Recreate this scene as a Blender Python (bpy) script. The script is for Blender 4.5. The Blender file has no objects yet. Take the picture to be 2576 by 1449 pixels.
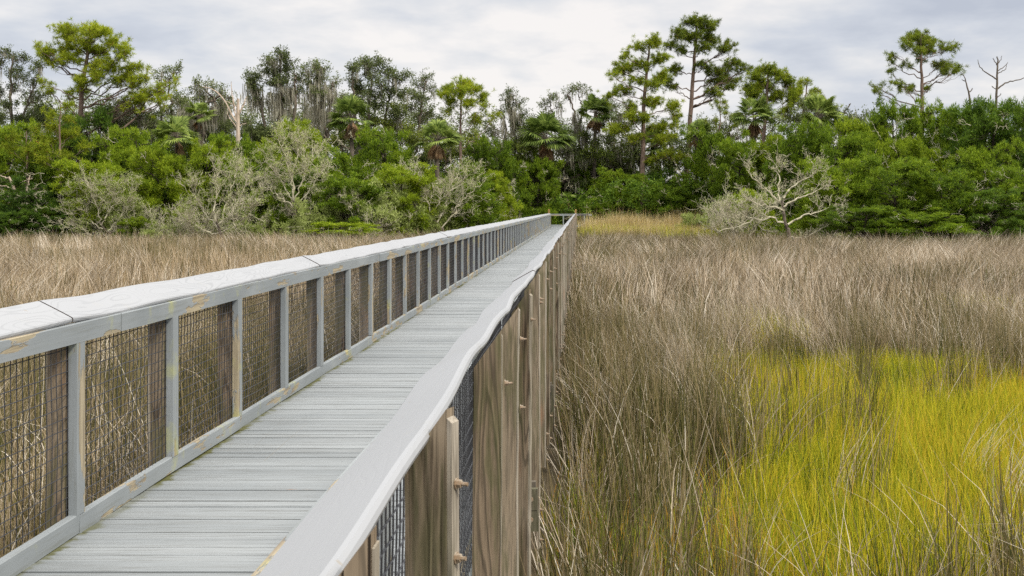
import bpy, math, random
import numpy as np
from mathutils import Vector
R = math.radians
F = 2900.0            # focal length in units where the picture is 2576 wide
UC, VC = 1458.0, 523.0
EYE = 2.74
DECK = 1.27
S = 1.22              # post spacing
Z0 = 5.17             # depth of one of the left posts
END = 91.6
sc = bpy.context.scene
COL = sc.collection
rng = np.random.default_rng(7)

# ------------------------------------------------------------------ helpers
def link(name, me, parent=None, loc=(0, 0, 0), rz=0.0):
    o = bpy.data.objects.new(name, me)
    COL.objects.link(o)
    o.location = loc
    o.rotation_euler = (0, 0, rz)
    if parent: o.parent = parent
    return o

def tag(o, label=None, cat=None, group=None, kind=None):
    if label: o['label'] = label
    if cat: o['category'] = cat
    if group: o['group'] = group
    if kind: o['kind'] = kind
    return o

def empty(name, loc=(0, 0, 0), rz=0.0):
    return link(name, None, None, loc, rz)

def mesh(name, V, faces_list, mats, midx=None, smooth=False):
    """V (n,3); faces_list: list of index arrays (m,k). mats: list of materials; midx: list of int or arrays per entry."""
    me = bpy.data.meshes.new(name)
    V = np.asarray(V, dtype=np.float32)
    faces_list = [np.asarray(f, dtype=np.int32) for f in faces_list]
    keep = [i for i, f in enumerate(faces_list) if len(f)]
    if midx is None: midx = [0] * len(faces_list)
    me.vertices.add(len(V)); me.vertices.foreach_set('co', V.ravel())
    li = np.concatenate([faces_list[i].ravel() for i in keep])
    tot = np.concatenate([np.full(len(faces_list[i]), faces_list[i].shape[1], np.int32) for i in keep])
    st = np.concatenate([[0], np.cumsum(tot)[:-1]]).astype(np.int32)
    mi = np.concatenate([np.broadcast_to(np.asarray(midx[i], np.int32), (len(faces_list[i]),)) for i in keep]).astype(np.int32)
    me.loops.add(len(li)); me.loops.foreach_set('vertex_index', li)
    me.polygons.add(len(tot)); me.polygons.foreach_set('loop_start', st)
    me.polygons.foreach_set('loop_total', tot)
    me.polygons.foreach_set('material_index', mi)
    me.polygons.foreach_set('use_smooth', np.full(len(tot), bool(smooth)))
    for m in mats: me.materials.append(m)
    me.update(calc_edges=True); me.validate()
    return me

BOXF = np.array([[0, 3, 2, 1], [4, 5, 6, 7], [0, 1, 5, 4], [1, 2, 6, 5], [2, 3, 7, 6], [3, 0, 4, 7]])
def boxes(B):
    """B (n,6): x0,y0,z0,x1,y1,z1 -> V,F"""
    B = np.asarray(B, float).reshape(-1, 6)
    x0, y0, z0, x1, y1, z1 = B.T
    V = np.stack([np.stack(a, -1) for a in [(x0, y0, z0), (x1, y0, z0), (x1, y1, z0), (x0, y1, z0),
                                            (x0, y0, z1), (x1, y0, z1), (x1, y1, z1), (x0, y1, z1)]], 1)
    Fc = BOXF[None] + (np.arange(len(B)) * 8)[:, None, None]
    return V.reshape(-1, 3), Fc.reshape(-1, 4)

def sweep(profile, path, offs=None):
    """profile (p,2) in x,z ; path (k,) of y ; offs (k,3) added (dx,dz,twist). closed solid."""
    p = len(profile); k = len(path)
    V = np.zeros((k, p, 3))
    c = profile.mean(0)
    for i, y in enumerate(path):
        dx, dz, tw = (0, 0, 0) if offs is None else offs[i]
        q = profile - c
        q = np.stack([q[:, 0] * math.cos(tw) - q[:, 1] * math.sin(tw), q[:, 0] * math.sin(tw) + q[:, 1] * math.cos(tw)], 1) + c
        V[i, :, 0] = q[:, 0] + dx; V[i, :, 1] = y; V[i, :, 2] = q[:, 1] + dz
    a = np.arange(k - 1)[:, None] * p; j = np.arange(p)[None]; j2 = (j + 1) % p
    Q = np.stack([a + j, a + j2, a + p + j2, a + p + j], -1).reshape(-1, 4)
    caps = np.array([list(range(p))[::-1], [(k - 1) * p + t for t in range(p)]])
    return V.reshape(-1, 3), Q, caps

def tubes(P, Rr, sides=4, closed=False):
    """P (n,k,3) polylines, Rr (n,k) radii"""
    n, k, _ = P.shape
    T = np.gradient(P, axis=1)
    T /= np.linalg.norm(T, axis=2, keepdims=True) + 1e-9
    up = np.where(np.abs(T[:, :, 2:3]) > 0.9, np.array([1.0, 0, 0]), np.array([0, 0, 1.0]))
    # stable frame: one reference per polyline
    up = np.repeat(up[:, :1], k, 1)
    A = np.cross(T, up); A /= np.linalg.norm(A, axis=2, keepdims=True) + 1e-9
    B = np.cross(T, A)
    ang = np.arange(sides) * 2 * np.pi / sides
    V = P[:, :, None] + Rr[:, :, None, None] * (A[:, :, None] * np.cos(ang)[None, None, :, None] + B[:, :, None] * np.sin(ang)[None, None, :, None])
    base = (np.arange(n) * k * sides)[:, None, None] + (np.arange(k - 1) * sides)[None, :, None]
    j = np.arange(sides)[None, None]; j2 = (j + 1) % sides
    Q = np.stack([base + j, base + j2, base + sides + j2, base + sides + j], -1).reshape(-1, 4)
    return V.reshape(-1, 3), Q

class Acc:
    """collects geometry pieces with material index"""
    def __init__(s): s.V = []; s.F = []; s.m = []; s.n = 0
    def add(s, V, Fc, m=0):
        if len(V) == 0: return
        s.V.append(np.asarray(V)); s.F.append(np.asarray(Fc) + s.n); s.m.append(m); s.n += len(V)
    def build(s, name, mats, smooth=False):
        return mesh(name, np.concatenate(s.V), s.F, mats, s.m, smooth)

# ------------------------------------------------------------------ materials
def newmat(name):
    m = bpy.data.materials.new(name); m.use_nodes = True
    nt = m.node_tree; nt.nodes.clear()
    return m, nt, nt.nodes, nt.links
class NB:
    def __init__(s, name):
        s.m, s.nt, s.N, s.L = newmat(name)
        s.out = s.N.new('ShaderNodeOutputMaterial')
    def n(s, t, **kw):
        x = s.N.new(t)
        ins = kw.pop('ins', {})
        for k, v in kw.items(): setattr(x, k, v)
        for k, v in ins.items():
            if hasattr(v, 'is_output') or isinstance(v, bpy.types.NodeSocket): s.L.new(v, x.inputs[k])
            else: x.inputs[k].default_value = v
        return x
    def coord(s, kind='Object'): return s.n('ShaderNodeTexCoord').outputs[kind]
    def mapping(s, v, scale=(1, 1, 1), loc=(0, 0, 0)):
        return s.n('ShaderNodeMapping', ins={'Vector': v, 'Scale': scale, 'Location': loc}).outputs[0]
    def noise(s, v, scale=1.0, detail=4.0, rough=0.55, w=None, dist=0.0):
        x = s.n('ShaderNodeTexNoise', ins={'Vector': v, 'Scale': scale, 'Detail': detail, 'Roughness': rough, 'Distortion': dist})
        if w is not None:
            x.noise_dimensions = '4D'; s.L.new(w, x.inputs['W'])
        return x.outputs[0]
    def math(s, op, a, b=0.0, c=0.0, clamp=False):
        x = s.n('ShaderNodeMath', operation=op, use_clamp=clamp)
        for i, v in enumerate((a, b, c)):
            if isinstance(v, bpy.types.NodeSocket): s.L.new(v, x.inputs[i])
            else: x.inputs[i].default_value = v
        return x.outputs[0]
    def ramp(s, v, pts, interp='LINEAR'):
        x = s.n('ShaderNodeValToRGB'); s.L.new(v, x.inputs[0])
        cr = x.color_ramp; cr.interpolation = interp
        while len(cr.elements) < len(pts): cr.elements.new(0.5)
        for e, (p, c) in zip(cr.elements, pts):
            e.position = p; e.color = (c[0], c[1], c[2], 1) if hasattr(c, '__len__') else (c, c, c, 1)
        return x.outputs[0]
    def mix(s, f, a, b, mode='MIX'):
        x = s.n('ShaderNodeMix', data_type='RGBA', blend_type=mode)
        for i, v in ((0, f), (6, a), (7, b)):
            if isinstance(v, bpy.types.NodeSocket): s.L.new(v, x.inputs[i])
            else: x.inputs[i].default_value = v if i == 0 else (v[0], v[1], v[2], 1)
        return x.outputs[2]
    def bsdf(s, col, rough=0.7, bump=None, bd=0.01, strength=0.6, spec=0.3, trans=0.0):
        b = s.n('ShaderNodeBsdfPrincipled')
        for k, v in (('Base Color', col), ('Roughness', rough), ('Specular IOR Level', spec)):
            if isinstance(v, bpy.types.NodeSocket): s.L.new(v, b.inputs[k])
            else: b.inputs[k].default_value = v if not hasattr(v, '__len__') else (v[0], v[1], v[2], 1)
        if bump is not None:
            bn = s.n('ShaderNodeBump', ins={'Height': bump, 'Distance': bd, 'Strength': strength})
            s.L.new(bn.outputs[0], b.inputs['Normal'])
        sh = b.outputs[0]
        if trans > 0:
            t = s.n('ShaderNodeBsdfTranslucent')
            if isinstance(col, bpy.types.NodeSocket): s.L.new(col, t.inputs[0])
            else: t.inputs[0].default_value = (*col, 1)
            mx = s.n('ShaderNodeMixShader', ins={0: trans})
            s.L.new(sh, mx.inputs[1]); s.L.new(t.outputs[0], mx.inputs[2]); sh = mx.outputs[0]
        s.L.new(sh, s.out.inputs[0])
        return s.m
    def rnd(s): return s.n('ShaderNodeObjectInfo').outputs['Random']
    def island(s): return s.n('ShaderNodeNewGeometry').outputs['Random Per Island']

def mat_leaf(name, c_dark, c_mid, c_light, trans=0.35, clump=0.6, hue=None):
    b = NB(name)
    isl = b.island(); o = b.coord()
    nz = b.noise(o, clump, 2.0)
    v = b.math('ADD', b.math('MULTIPLY', isl, 0.55), b.math('MULTIPLY', nz, 0.75))
    v = b.math('ADD', v, b.math('MULTIPLY_ADD', b.rnd(), 0.3, -0.27))
    col = b.ramp(v, [(0.2, c_dark), (0.5, c_mid), (0.85, c_light)])
    if hue:   # a few dead sprays
        col = b.mix(b.math('GREATER_THAN', isl, 0.985), col, hue)
    return b.bsdf(col, 0.6, trans=trans, spec=0.2)

def mat_bark(name, c1, c2, sc1=3.0, rough=0.9):
    b = NB(name)
    o = b.coord()
    nz = b.noise(b.mapping(o, (4, 4, 1)), sc1, 5.0, 0.65)
    col = b.ramp(nz, [(0.3, c1), (0.7, c2)])
    return b.bsdf(col, rough, nz, 0.02, 0.8, 0.1)

def mat_paint(name, axis):
    """grey-blue paint worn off in flakes; axis = grain axis (0 x, 1 y, 2 z)"""
    b = NB(name)
    o = b.n('ShaderNodeNewGeometry').outputs['Position']; r = b.rnd()
    sc3 = [9, 9, 9]; sc3[axis] = 1.6
    w = b.math('MULTIPLY', r, 40.0)
    flake = b.noise(b.mapping(o, tuple(sc3)), 1.0, 6.0, 0.62, w, 0.3)
    streak3 = [60, 60, 60]; streak3[axis] = 2.5
    streak = b.noise(b.mapping(o, tuple(streak3)), 1.0, 4.0, 0.6, w)
    big = b.noise(o, 1.3, 3.0, 0.5)
    paint = b.mix(b.ramp(big, [(0.35, 0.0), (0.7, 1.0)]), (0.212, 0.230, 0.235), (0.282, 0.300, 0.302))
    paint = b.mix(b.ramp(streak, [(0.52, 0.0), (0.72, 0.55)]), paint, (0.17, 0.175, 0.155))
    wood = b.mix(b.ramp(streak, [(0.4, 0.0), (0.65, 1.0)]), (0.38, 0.32, 0.21), (0.20, 0.16, 0.11))
    worn = b.math('ADD', flake, b.math('MULTIPLY_ADD', big, 0.30, -0.15))
    mask = b.ramp(worn, [(0.555, 0.0), (0.568, 1.0)])
    col = b.mix(mask, paint, wood)
    alg = b.noise(o, 4.0, 4.0, 0.6, w)
    col = b.mix(b.ramp(alg, [(0.58, 0.0), (0.70, 0.5)]), col, (0.42, 0.42, 0.12))
    h = b.math('SUBTRACT', b.math('MULTIPLY', streak, 0.5), mask)
    return b.bsdf(col, 0.62, h, 0.0025, 0.9, 0.35)

def mat_deck():
    b = NB('deck_paint')
    p = b.n('ShaderNodeNewGeometry').outputs['Position']
    sep = b.n('ShaderNodeSeparateXYZ', ins={0: p})
    by = b.math('FLOOR', b.math('DIVIDE', sep.outputs[1], PITCH))
    wn = b.n('ShaderNodeTexWhiteNoise', noise_dimensions='1D', ins={'W': by}).outputs[0]
    w = b.math('MULTIPLY', wn, 50.0)
    streak = b.noise(b.mapping(p, (1.6, 90, 90)), 1.0, 5.0, 0.65, w)
    fine = b.noise(b.mapping(p, (3.0, 220, 220)), 1.0, 3.0, 0.6, w)
    big = b.noise(p, 1.1, 3.0, 0.55)
    c = b.mix(wn, (0.180, 0.196, 0.202), (0.272, 0.290, 0.294))
    c = b.mix(b.ramp(big, [(0.3, 0.0), (0.75, 0.6)]), c, (0.305, 0.318, 0.318))
    c = b.mix(b.ramp(streak, [(0.52, 0.0), (0.66, 0.62)]), c, (0.125, 0.125, 0.115))
    c = b.mix(b.ramp(fine, [(0.55, 0.0), (0.66, 0.85)]), c, (0.10, 0.095, 0.08))
    spl = b.noise(b.mapping(p, (2.2, 26, 26)), 1.0, 5.0, 0.7, w)
    c = b.mix(b.ramp(spl, [(0.69, 0.0), (0.71, 1.0)]), c, (0.25, 0.12, 0.05))
    # moss along the kerb board on the left
    edge = b.math('ADD', sep.outputs[0], 2.278)
    mn = b.noise(p, 9.0, 4.0, 0.6)
    em = b.math('MULTIPLY', b.math('SUBTRACT', b.math('MULTIPLY_ADD', mn, 0.19, -0.025), edge), 30.0, clamp=True)
    mv = b.noise(p, 1.7, 2.0, 0.5)
    em = b.math('MULTIPLY', em, b.ramp(mv, [(0.36, 0.15), (0.55, 1.0)]))
    c = b.mix(em, c, (0.10, 0.10, 0.03))
    gr = b.ramp(b.math('FRACT', b.math('DIVIDE', sep.outputs[1], PITCH)), [(0.0, 0.0), (0.06, 1.0), (0.94, 1.0), (1.0, 0.0)])
    h = b.math('ADD', b.math('MULTIPLY', streak, -0.6), b.math('MULTIPLY', gr, 0.4))
    return b.bsdf(c, 0.6, h, 0.003, 0.8, 0.35)

def mat_cap(grain=1.0):
    b = NB('grey_composite')
    p = b.n('ShaderNodeNewGeometry').outputs['Position']; r = b.rnd()
    w = b.math('MULTIPLY', r, 30.0)
    n = b.noise(b.mapping(p, (7.5, 1.1, 3)), 1.0, 1.5, 0.4, w, 0.2)
    g = b.math('SINE', b.math('MULTIPLY', n, 150.0))
    gm = b.ramp(g, [(0.55, 0.0), (0.95, 1.0)])
    fade = b.noise(p, 1.5, 2.0, 0.5)
    gm = b.math('MULTIPLY', gm, b.ramp(fade, [(0.35, 0.35 * grain), (0.6, grain)]))
    c = b.mix(b.math('MULTIPLY', gm, 0.36), (0.325, 0.330, 0.336), (0.19, 0.195, 0.20))
    dirt = b.noise(p, 6.0, 5.0, 0.6)
    c = b.mix(b.ramp(dirt, [(0.60, 0.0), (0.80, 0.5)]), c, (0.34, 0.33, 0.30))
    sp = b.noise(p, 22.0, 2.0, 0.5)
    c = b.mix(b.ramp(sp, [(0.74, 0.0), (0.77, 0.6)]), c, (0.28, 0.24, 0.18))
    return b.bsdf(c, 0.5, b.math('MULTIPLY', gm, -1.0), 0.0012, 0.8, 0.4)

def mat_wood(name, c_dark, c_mid, c_light, green=0.5, grain=26.0):
    b = NB(name)
    p = b.coord(); r = b.rnd()
    w = b.math('MULTIPLY', r, 60.0)
    n = b.noise(b.mapping(p, (12.0, 12.0, 1.0)), 1.0, 2.2, 0.45, w, 0.15)
    g = b.math('SINE', b.math('MULTIPLY', n, grain * 3.4))
    fine = b.noise(b.mapping(p, (170, 170, 5)), 1.0, 4.0, 0.65, w)
    tone = b.noise(b.mapping(p, (3, 3, 1.2)), 1.0, 3.0, 0.5, w)
    c = b.mix(b.ramp(g, [(0.30, 0.0), (0.92, 0.92)]), c_mid, c_dark)
    c = b.mix(b.ramp(tone, [(0.45, 0.0), (0.7, 0.8)]), c, c_light)
    c = b.mix(b.ramp(b.math('FRACT', b.math('MULTIPLY', r, 7.31)), [(0.25, 0.0), (0.9, 0.6)]), c, tuple(q * 1.15 for q in c_light))
    c = b.mix(b.ramp(fine, [(0.48, 0.0), (0.68, 0.7)]), c, c_dark)
    red = b.noise(b.mapping(p, (9, 9, 2)), 1.0, 3.0, 0.6, w)
    c = b.mix(b.ramp(red, [(0.60, 0.0), (0.72, 0.5)]), c, (0.28, 0.13, 0.06))
    gz = b.noise(b.mapping(p, (12, 12, 1.6)), 1.0, 5.0, 0.7, w)
    c = b.mix(b.ramp(gz, [(0.47, 0.0), (0.56, green)]), c, (0.085, 0.095, 0.035))
    # knots
    vo = b.n('ShaderNodeTexVoronoi', voronoi_dimensions='4D', ins={'Vector': b.mapping(p, (6.5, 6.5, 2.4)), 'Scale': 1.0, 'W': w}).outputs[0]
    c = b.mix(b.ramp(vo, [(0.09, 1.0), (0.15, 0.0)]), c, (0.09, 0.035, 0.02))
    crack = b.noise(b.mapping(p, (90, 90, 0.9)), 1.0, 1.0, 0.5, w)
    ck = b.ramp(crack, [(0.69, 0.0), (0.71, 1.0)])
    c = b.mix(ck, c, (0.03, 0.022, 0.015))
    h = b.math('SUBTRACT', b.math('MULTIPLY_ADD', g, 0.2, b.math('MULTIPLY', fine, 0.4)), ck)
    return b.bsdf(c, 0.85, h, 0.003, 0.9, 0.15)

PITCH = S / 10.7
M_deck = mat_deck()
M_paint_y = mat_paint('worn_paint_along', 1)
M_paint_z = mat_paint('worn_paint_upright', 2)
M_paint_x = mat_paint('worn_paint_across', 0)
M_cap = mat_cap()
M_cap_smooth = mat_cap(0.12)
b = NB('dark_board_end'); M_core = b.bsdf(b.mix(b.noise(b.coord(), 30.0), (0.05, 0.04, 0.035), (0.10, 0.075, 0.06)), 0.8)
M_wood = mat_wood('weathered_timber', (0.040, 0.028, 0.018), (0.205, 0.150, 0.098), (0.31, 0.25, 0.175), .5)
M_pale = mat_wood('bleached_timber', (0.12, 0.10, 0.07), (0.31, 0.27, 0.205), (0.42, 0.37, 0.30), 0.25)
M_pile = mat_wood('orange_pile', (0.13, 0.06, 0.02), (0.33, 0.17, 0.06), (0.40, 0.26, 0.10), 0.4)
M_beam = mat_wood('dark_beam', (0.05, 0.045, 0.035), (0.13, 0.11, 0.085), (0.2, 0.17, 0.13), 0.4)
b = NB('black_coated_wire'); M_wire = b.bsdf(b.mix(b.ramp(b.noise(b.n('ShaderNodeNewGeometry').outputs['Position'], 1.2, 2.0), [(0.4, 0.0), (0.65, 1.0)]), (0.018, 0.018, 0.02), (0.05, 0.05, 0.055)), 0.45, spec=0.5)
b = NB('galvanised_bolt'); M_bolt = b.bsdf(b.mix(b.ramp(b.noise(b.coord(), 60.0, 3.0), [(0.4, 0.0), (0.6, 1.0)]), (0.42, 0.36, 0.28), (0.26, 0.18, 0.11)), 0.5, spec=0.5)

# ------------------------------------------------------------------ boardwalk deck
deck_boards = []
y = -3.0
k = 0
r1 = random.Random(3)
XL, XR = -2.36, -0.30
Bx = []
while y < END + 2.3:
    dz = r1.uniform(-0.0018, 0.0018) + 0.004 * math.sin(y * 1.7) * math.sin(y * 0.37)
    g = 0.0036 + (0.0050 if r1.random() < 0.25 else 0.0)
    Bx.append((XL + r1.uniform(-.006, .006), y + g, DECK - 0.038 + dz, XR + r1.uniform(-.006, .006), y + PITCH - g, DECK + dz))
    y += PITCH
# boards of the stretch that turns to the right at the far end
xx = XR + 0.01
while xx < 1.0:
    Bx.append((xx + .002, END + 0.02, DECK - 0.038, xx + PITCH - .002, END + 2.2, DECK)); xx += PITCH
V, Q = boxes(Bx)
V[:, 0] += rng.normal(0, 0.0008, len(V)); V[:, 1] += rng.normal(0, 0.0006, len(V)); V[:, 2] += rng.normal(0, 0.0007, len(V))
deck = link('boardwalk', mesh('boardwalk', V, [Q], [M_deck]))
tag(deck, 'long straight boardwalk deck of narrow boards painted pale grey with worn streaks', 'boardwalk', kind='structure')
# stringers, cross beams and piles under the deck
def part_boxes(name, B, mat, parent, jitter=0.0):
    V, Q = boxes(B)
    if jitter: V = V + rng.normal(0, jitter, V.shape)
    o = link(name, mesh(name, V, [Q], [mat]), parent)
    return o
part_boxes('stringer', [(-2.345, -3, 0.99, -2.307, END, DECK - 0.041)], M_beam, deck)
part_boxes('stringer', [(-0.353, -3, 0.99, -0.333, END, DECK - 0.041)], M_beam, deck)
part_boxes('stringer', [(-1.33, -3, 0.99, -1.29, END, DECK - 0.041)], M_beam, deck)
beam_y = [6.25 + 3.66 * i for i in range(-2, 24)]
beam_proto = pile_proto = None
V, Q = boxes([(-2.46, 0.0, 0.985, -0.222, 0.04, 1.095), (-2.46, 0.001, 1.099, -0.226, 0.039, 1.215), (-2.44, 0.185, 0.985, -0.245, 0.225, 1.21)])
# the part between the stringers hangs below them
beam_me = mesh('cross_beam', V, [Q], [M_beam])
V, Q = boxes([(-0.07, -0.07, -0.5, 0.07, 0.07, 1.0)])
pile_me = mesh('pile', V, [Q], [M_pile])
nut_angles = np.arange(6) * math.pi / 3
def hexbolt(axis='x', rn=0.0080, shank=0.013, nut=0.008):
    """nut and threaded end pointing along +axis from the origin"""
    a = Acc()
    for rr, h0, h1, nsd in ((rn * 1.35, 0.0, 0.003, 10), (rn, 0.003, 0.003 + nut, 6), (rn * 0.5, 0.003 + nut, 0.003 + nut + shank, 6)):
        an = np.arange(nsd) * 2 * math.pi / nsd
        c = np.stack([np.full(nsd, h0), rr * np.cos(an), rr * np.sin(an)], 1)
        d = c.copy(); d[:, 0] = h1
        j = np.arange(nsd); Qs = np.stack([j, (j + 1) % nsd, nsd + (j + 1) % nsd, nsd + j], 1)
        Vs = np.concatenate([c, d])
        if axis == '-y': Vs = np.stack([Vs[:, 1], -Vs[:, 0], Vs[:, 2]], 1)
        a.add(Vs, Qs, 0); a.add(Vs[nsd:], [list(range(nsd))], 0)
    return a
bolt_me = hexbolt('x').build('bolt', [M_bolt])
bolt_short = hexbolt('x', 0.0085, 0.010).build('bolt_short', [M_bolt])
bolt_front = hexbolt('-y', 0.011, 0.014).build('bolt_front', [M_bolt])
for i, by in enumerate(beam_y):
    o = link('cross_beam', beam_me, deck, (0, by, 0))
    if i < 8:
        for bz in (1.05, 1.16): link('bolt', bolt_front, o, (-0.265, 0, bz))
    for px in (-0.42, -2.2): link('pile', pile_me, deck, (px, by + 0.112, 0))

# ------------------------------------------------------------------ railings
def round_profile(xa, za, xb, zb, th, r=0.011):
    """tilted board section from top edge a to top edge b with thickness th, rounded edges"""
    a = np.array([xa, za]); c = np.array([xb, zb]); L = np.linalg.norm(c - a); u = (c - a) / L
    n = np.array([-u[1], u[0]]);  n = n if n[1] > 0 else -n
    pts = []
    for t, h in ((0, -th + r * .6), (0, -r), (r * 0.3, -r * 0.3), (r, 0)): pts.append(a + u * t + n * h)
    for q in (0.35, 0.65): pts.append(a + u * L * q + n * 0.0006)
    for t, h in ((r, 0), (r * 0.3, -r * 0.3), (0, -r), (0, -th + r * .6), (r * .6, -th)): pts.append(c - u * t + n * h)
    pts.append(a + u * r * .6 - n * th)
    pts = np.array(pts)
    ar = 0.5 * np.sum(pts[:, 0] * np.roll(pts[:, 1], -1) - np.roll(pts[:, 0], -1) * pts[:, 1])
    return pts if ar > 0 else pts[::-1]

def warp_fn(seed, amp, amp_x, post_y):
    rr = np.random.default_rng(seed)
    bays = np.arange(-8, 90)
    A = amp * (0.35 + 0.9 * rr.random(len(bays))); Bm = amp * 0.5 * rr.normal(size=len(bays))
    X = amp_x * rr.normal(size=len(bays)); TW = 0.012 * rr.normal(size=len(bays)); H = 0.004 * rr.normal(size=len(bays))
    def f(y):
        t = (y - post_y) / S; i = math.floor(t); u = t - i
        a = A[(i + 8) % len(bays)]; bb = Bm[(i + 8) % len(bays)]
        h0, h1 = H[(i + 8) % len(bays)], H[(i + 9) % len(bays)]
        sg = math.sin(math.pi * u)
        hh = h0 * (1 - u) + h1 * u
        return (X[(i + 8) % len(bays)] * (1 - u) + X[(i + 9) % len(bays)] * u + 0.3 * amp_x * math.sin(2 * math.pi * u),
                -a * sg ** 2 + bb * math.sin(2 * math.pi * u) * sg + hh, TW[(i + 8) % len(bays)] * sg)
    return f

def cap_boards(parent, xa, za, xb, zb, joints, fn, mat):
    """xa/za inner top edge (over the deck), xb/zb outer top edge"""
    prof = round_profile(xa, za, xb, zb, 0.026)
    for i in range(len(joints) - 1):
        a, c = joints[i] + 0.006, joints[i + 1] - 0.006
        n = max(4, int((c - a) / 0.06))
        ys = np.linspace(a, c, n)
        rr = np.random.default_rng(100 + i + int(abs(xa) * 100))
        e0, e1 = rr.uniform(0.0, 0.007), rr.uniform(0.0, 0.007)
        off = []
        for yy in ys:
            dx, dz, tw = fn(yy)
            dz += e0 * math.exp(-(yy - a) / 0.25) + e1 * math.exp(-(c - yy) / 0.25)
            off.append((dx, dz, tw))
        V, Q, caps = sweep(prof, ys, off)
        me = mesh('cap_board', V, [Q, caps], [mat, M_core], [0, 1])
        o = link('cap_board', me, parent)

def long_boards(name, parent, x0, x1, z0, z1, length, start, mat, wob, seed):
    rr = np.random.default_rng(seed)
    yy = start
    while yy < END - 0.1:
        e = min(yy + length, END)
        n = max(3, int((e - yy) / 0.3))
        ys = np.linspace(yy + 0.0015, e - 0.0015, n)
        prof = np.array([[x0, z0], [x1, z0], [x1, z1 - .004], [x1 - .004 * np.sign(x1 - x0), z1], [x0 + .004 * np.sign(x1 - x0), z1], [x0, z1 - .004]])
        if (x1 - x0) < 0: prof = prof[::-1]
        ph = rr.random(3) * 6
        dx0, dz0 = rr.normal(0, wob * .35, 2)
        off = [(wob * math.sin(t * 2.1 + ph[0]) + dx0, 0.6 * wob * math.sin(t * 1.7 + ph[1]) + dz0, 0.0) for t in ys]
        V, Q, caps = sweep(prof, ys, off)
        V = V + rr.normal(0, 0.0007, V.shape)
        link(name, mesh(name, V, [Q, caps], [mat], [0, 0]), parent)
        yy += length

RH0 = DECK + 0.089     # top of kerb board
RH1 = DECK + 0.867     # bottom of top rail
RH2 = DECK + 0.956     # top of top rail
# painted uprights (shared)
def upright_mesh():
    V, Q = boxes([(-0.019, -0.0445, RH0 + 0.001, 0.019, 0.0445, RH1 - 0.001)])
    return mesh('baluster', V, [Q], [M_paint_z])
UP = upright_mesh()
def taper_post(seed, side):
    """2x4 stood with its wide face across the walk, outer edge at local x=+.0425*side; bleached batten on the outer edge"""
    rr = np.random.default_rng(seed)
    a = Acc()
    zb = rr.choice([0.80, 0.86, 0.93, 0.72, 0.83])
    n = 8
    zs = np.linspace(zb, 2.27, n)
    bx = 0.004 * np.sin(zs * 2 + rr.random() * 6) + rr.normal(0, .001, n)
    th = 0.019
    def ring(x0, x1, y0, y1, inner_low, outer_low, fc, m):
        V = []
        for i, z in enumerate(zs):
            zi = z; zo = z
            if i == n - 1:
                zi, zo = inner_low, outer_low
            V += [(x0 + bx[i], y0, zi), (x1 + bx[i], y0, zo), (x1 + bx[i], y1, zo), (x0 + bx[i], y1, zi)]
        V = np.array(V)
        k = np.arange(n - 1)[:, None] * 4; j = np.arange(4)[None]; j2 = (j + 1) % 4
        Q = np.stack([k + j, k + j2, k + 4 + j2, k + 4 + j], -1).reshape(-1, 4)
        a.add(V, Q, m); a.add(V[:4], [[3, 2, 1, 0]], m); a.add(V[-4:], [[0, 1, 2, 3]], m)
    ring(-0.0425, 0.0425, -th, th, EYE - 0.492, EYE - 0.378, None, 0)
    wb = [0.003, 0.010, 0.003, 0.005, 0.008, 0.004, 0.009, 0.003, 0.006][seed % 9]
    zt = EYE - 0.372 - rr.uniform(0, 0.03)
    ring(0.0432, 0.0432 + wb, -th * rr.uniform(.8, 1.0), th * rr.uniform(.8, 1.0), zt, zt - rr.uniform(0, .012), None, 1)
    V = None
    me = a.build('post', [M_wood, M_pale])
    if side < 0:
        co = np.zeros(len(me.vertices) * 3, np.float32); me.vertices.foreach_get('co', co); co = co.reshape(-1, 3)
        co[:, 0] *= -1; me.vertices.foreach_set('co', co.ravel()); me.flip_normals()
    me['zb'] = float(zb)
    return me
POST_R = [taper_post(i, 1) for i in range(9)]
POST_L = [taper_post(i + 50, -1) for i in range(5)]
# wire panel between two uprights: 2 inch squares, local y from 0 to S
def wire_panel(seed, thick=0.0023):
    rr = np.random.default_rng(seed)
    a = Acc()
    z0, z1 = RH0 + 0.002, RH1 - 0.002
    ny = 24
    ys = 0.025 + np.arange(ny) * (S / ny)
    zs = np.linspace(z0, z1, 7)
    P = np.zeros((ny, 7, 3)); P[:, :, 1] = ys[:, None] + 0.004 * np.cumsum(rr.normal(0, .4, (ny, 7)), 1) * 0.35
    P[:, :, 2] = zs[None]; P[:, :, 0] = 0.003 * np.sin(zs * 9 + rr.random() * 5)[None]
    V, Q = tubes(P, np.full((ny, 7), thick), 4); a.add(V, Q)
    nz = 15
    hz = np.linspace(z0 + 0.03, z1 - 0.025, nz)
    yk = np.linspace(0, S, 9)
    P = np.zeros((nz, 9, 3)); P[:, :, 1] = yk[None]
    P[:, :, 2] = hz[:, None] + 0.003 * np.sin(yk * 5 + rr.random() * 6)[None] + rr.normal(0, .0012, (nz, 9))
    P[:, :, 0] = 0.0028
    V, Q = tubes(P, np.full((nz, 9), thick), 4); a.add(V, Q)
    return a.build('wire_panel', [M_wire])
WIRE = [wire_panel(i) for i in range(4)]

left = empty('railing', (-2.3, 0, DECK))
tag(left, 'grey painted railing with wire mesh along the left side of the deck, flaking top rail', 'railing', 'railings of the boardwalk')
right = empty('railing', (-0.35, 0, DECK))
tag(right, 'railing close to the viewer with wavy pale cap and brown weathered posts facing the marsh', 'railing', 'railings of the boardwalk')
for e in (left, right): bpy.context.view_layer.update()
def under(e):
    """children are modelled in world coordinates"""
    for ch in e.children:
        ch.matrix_parent_inverse = e.matrix_world.inverted()

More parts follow.
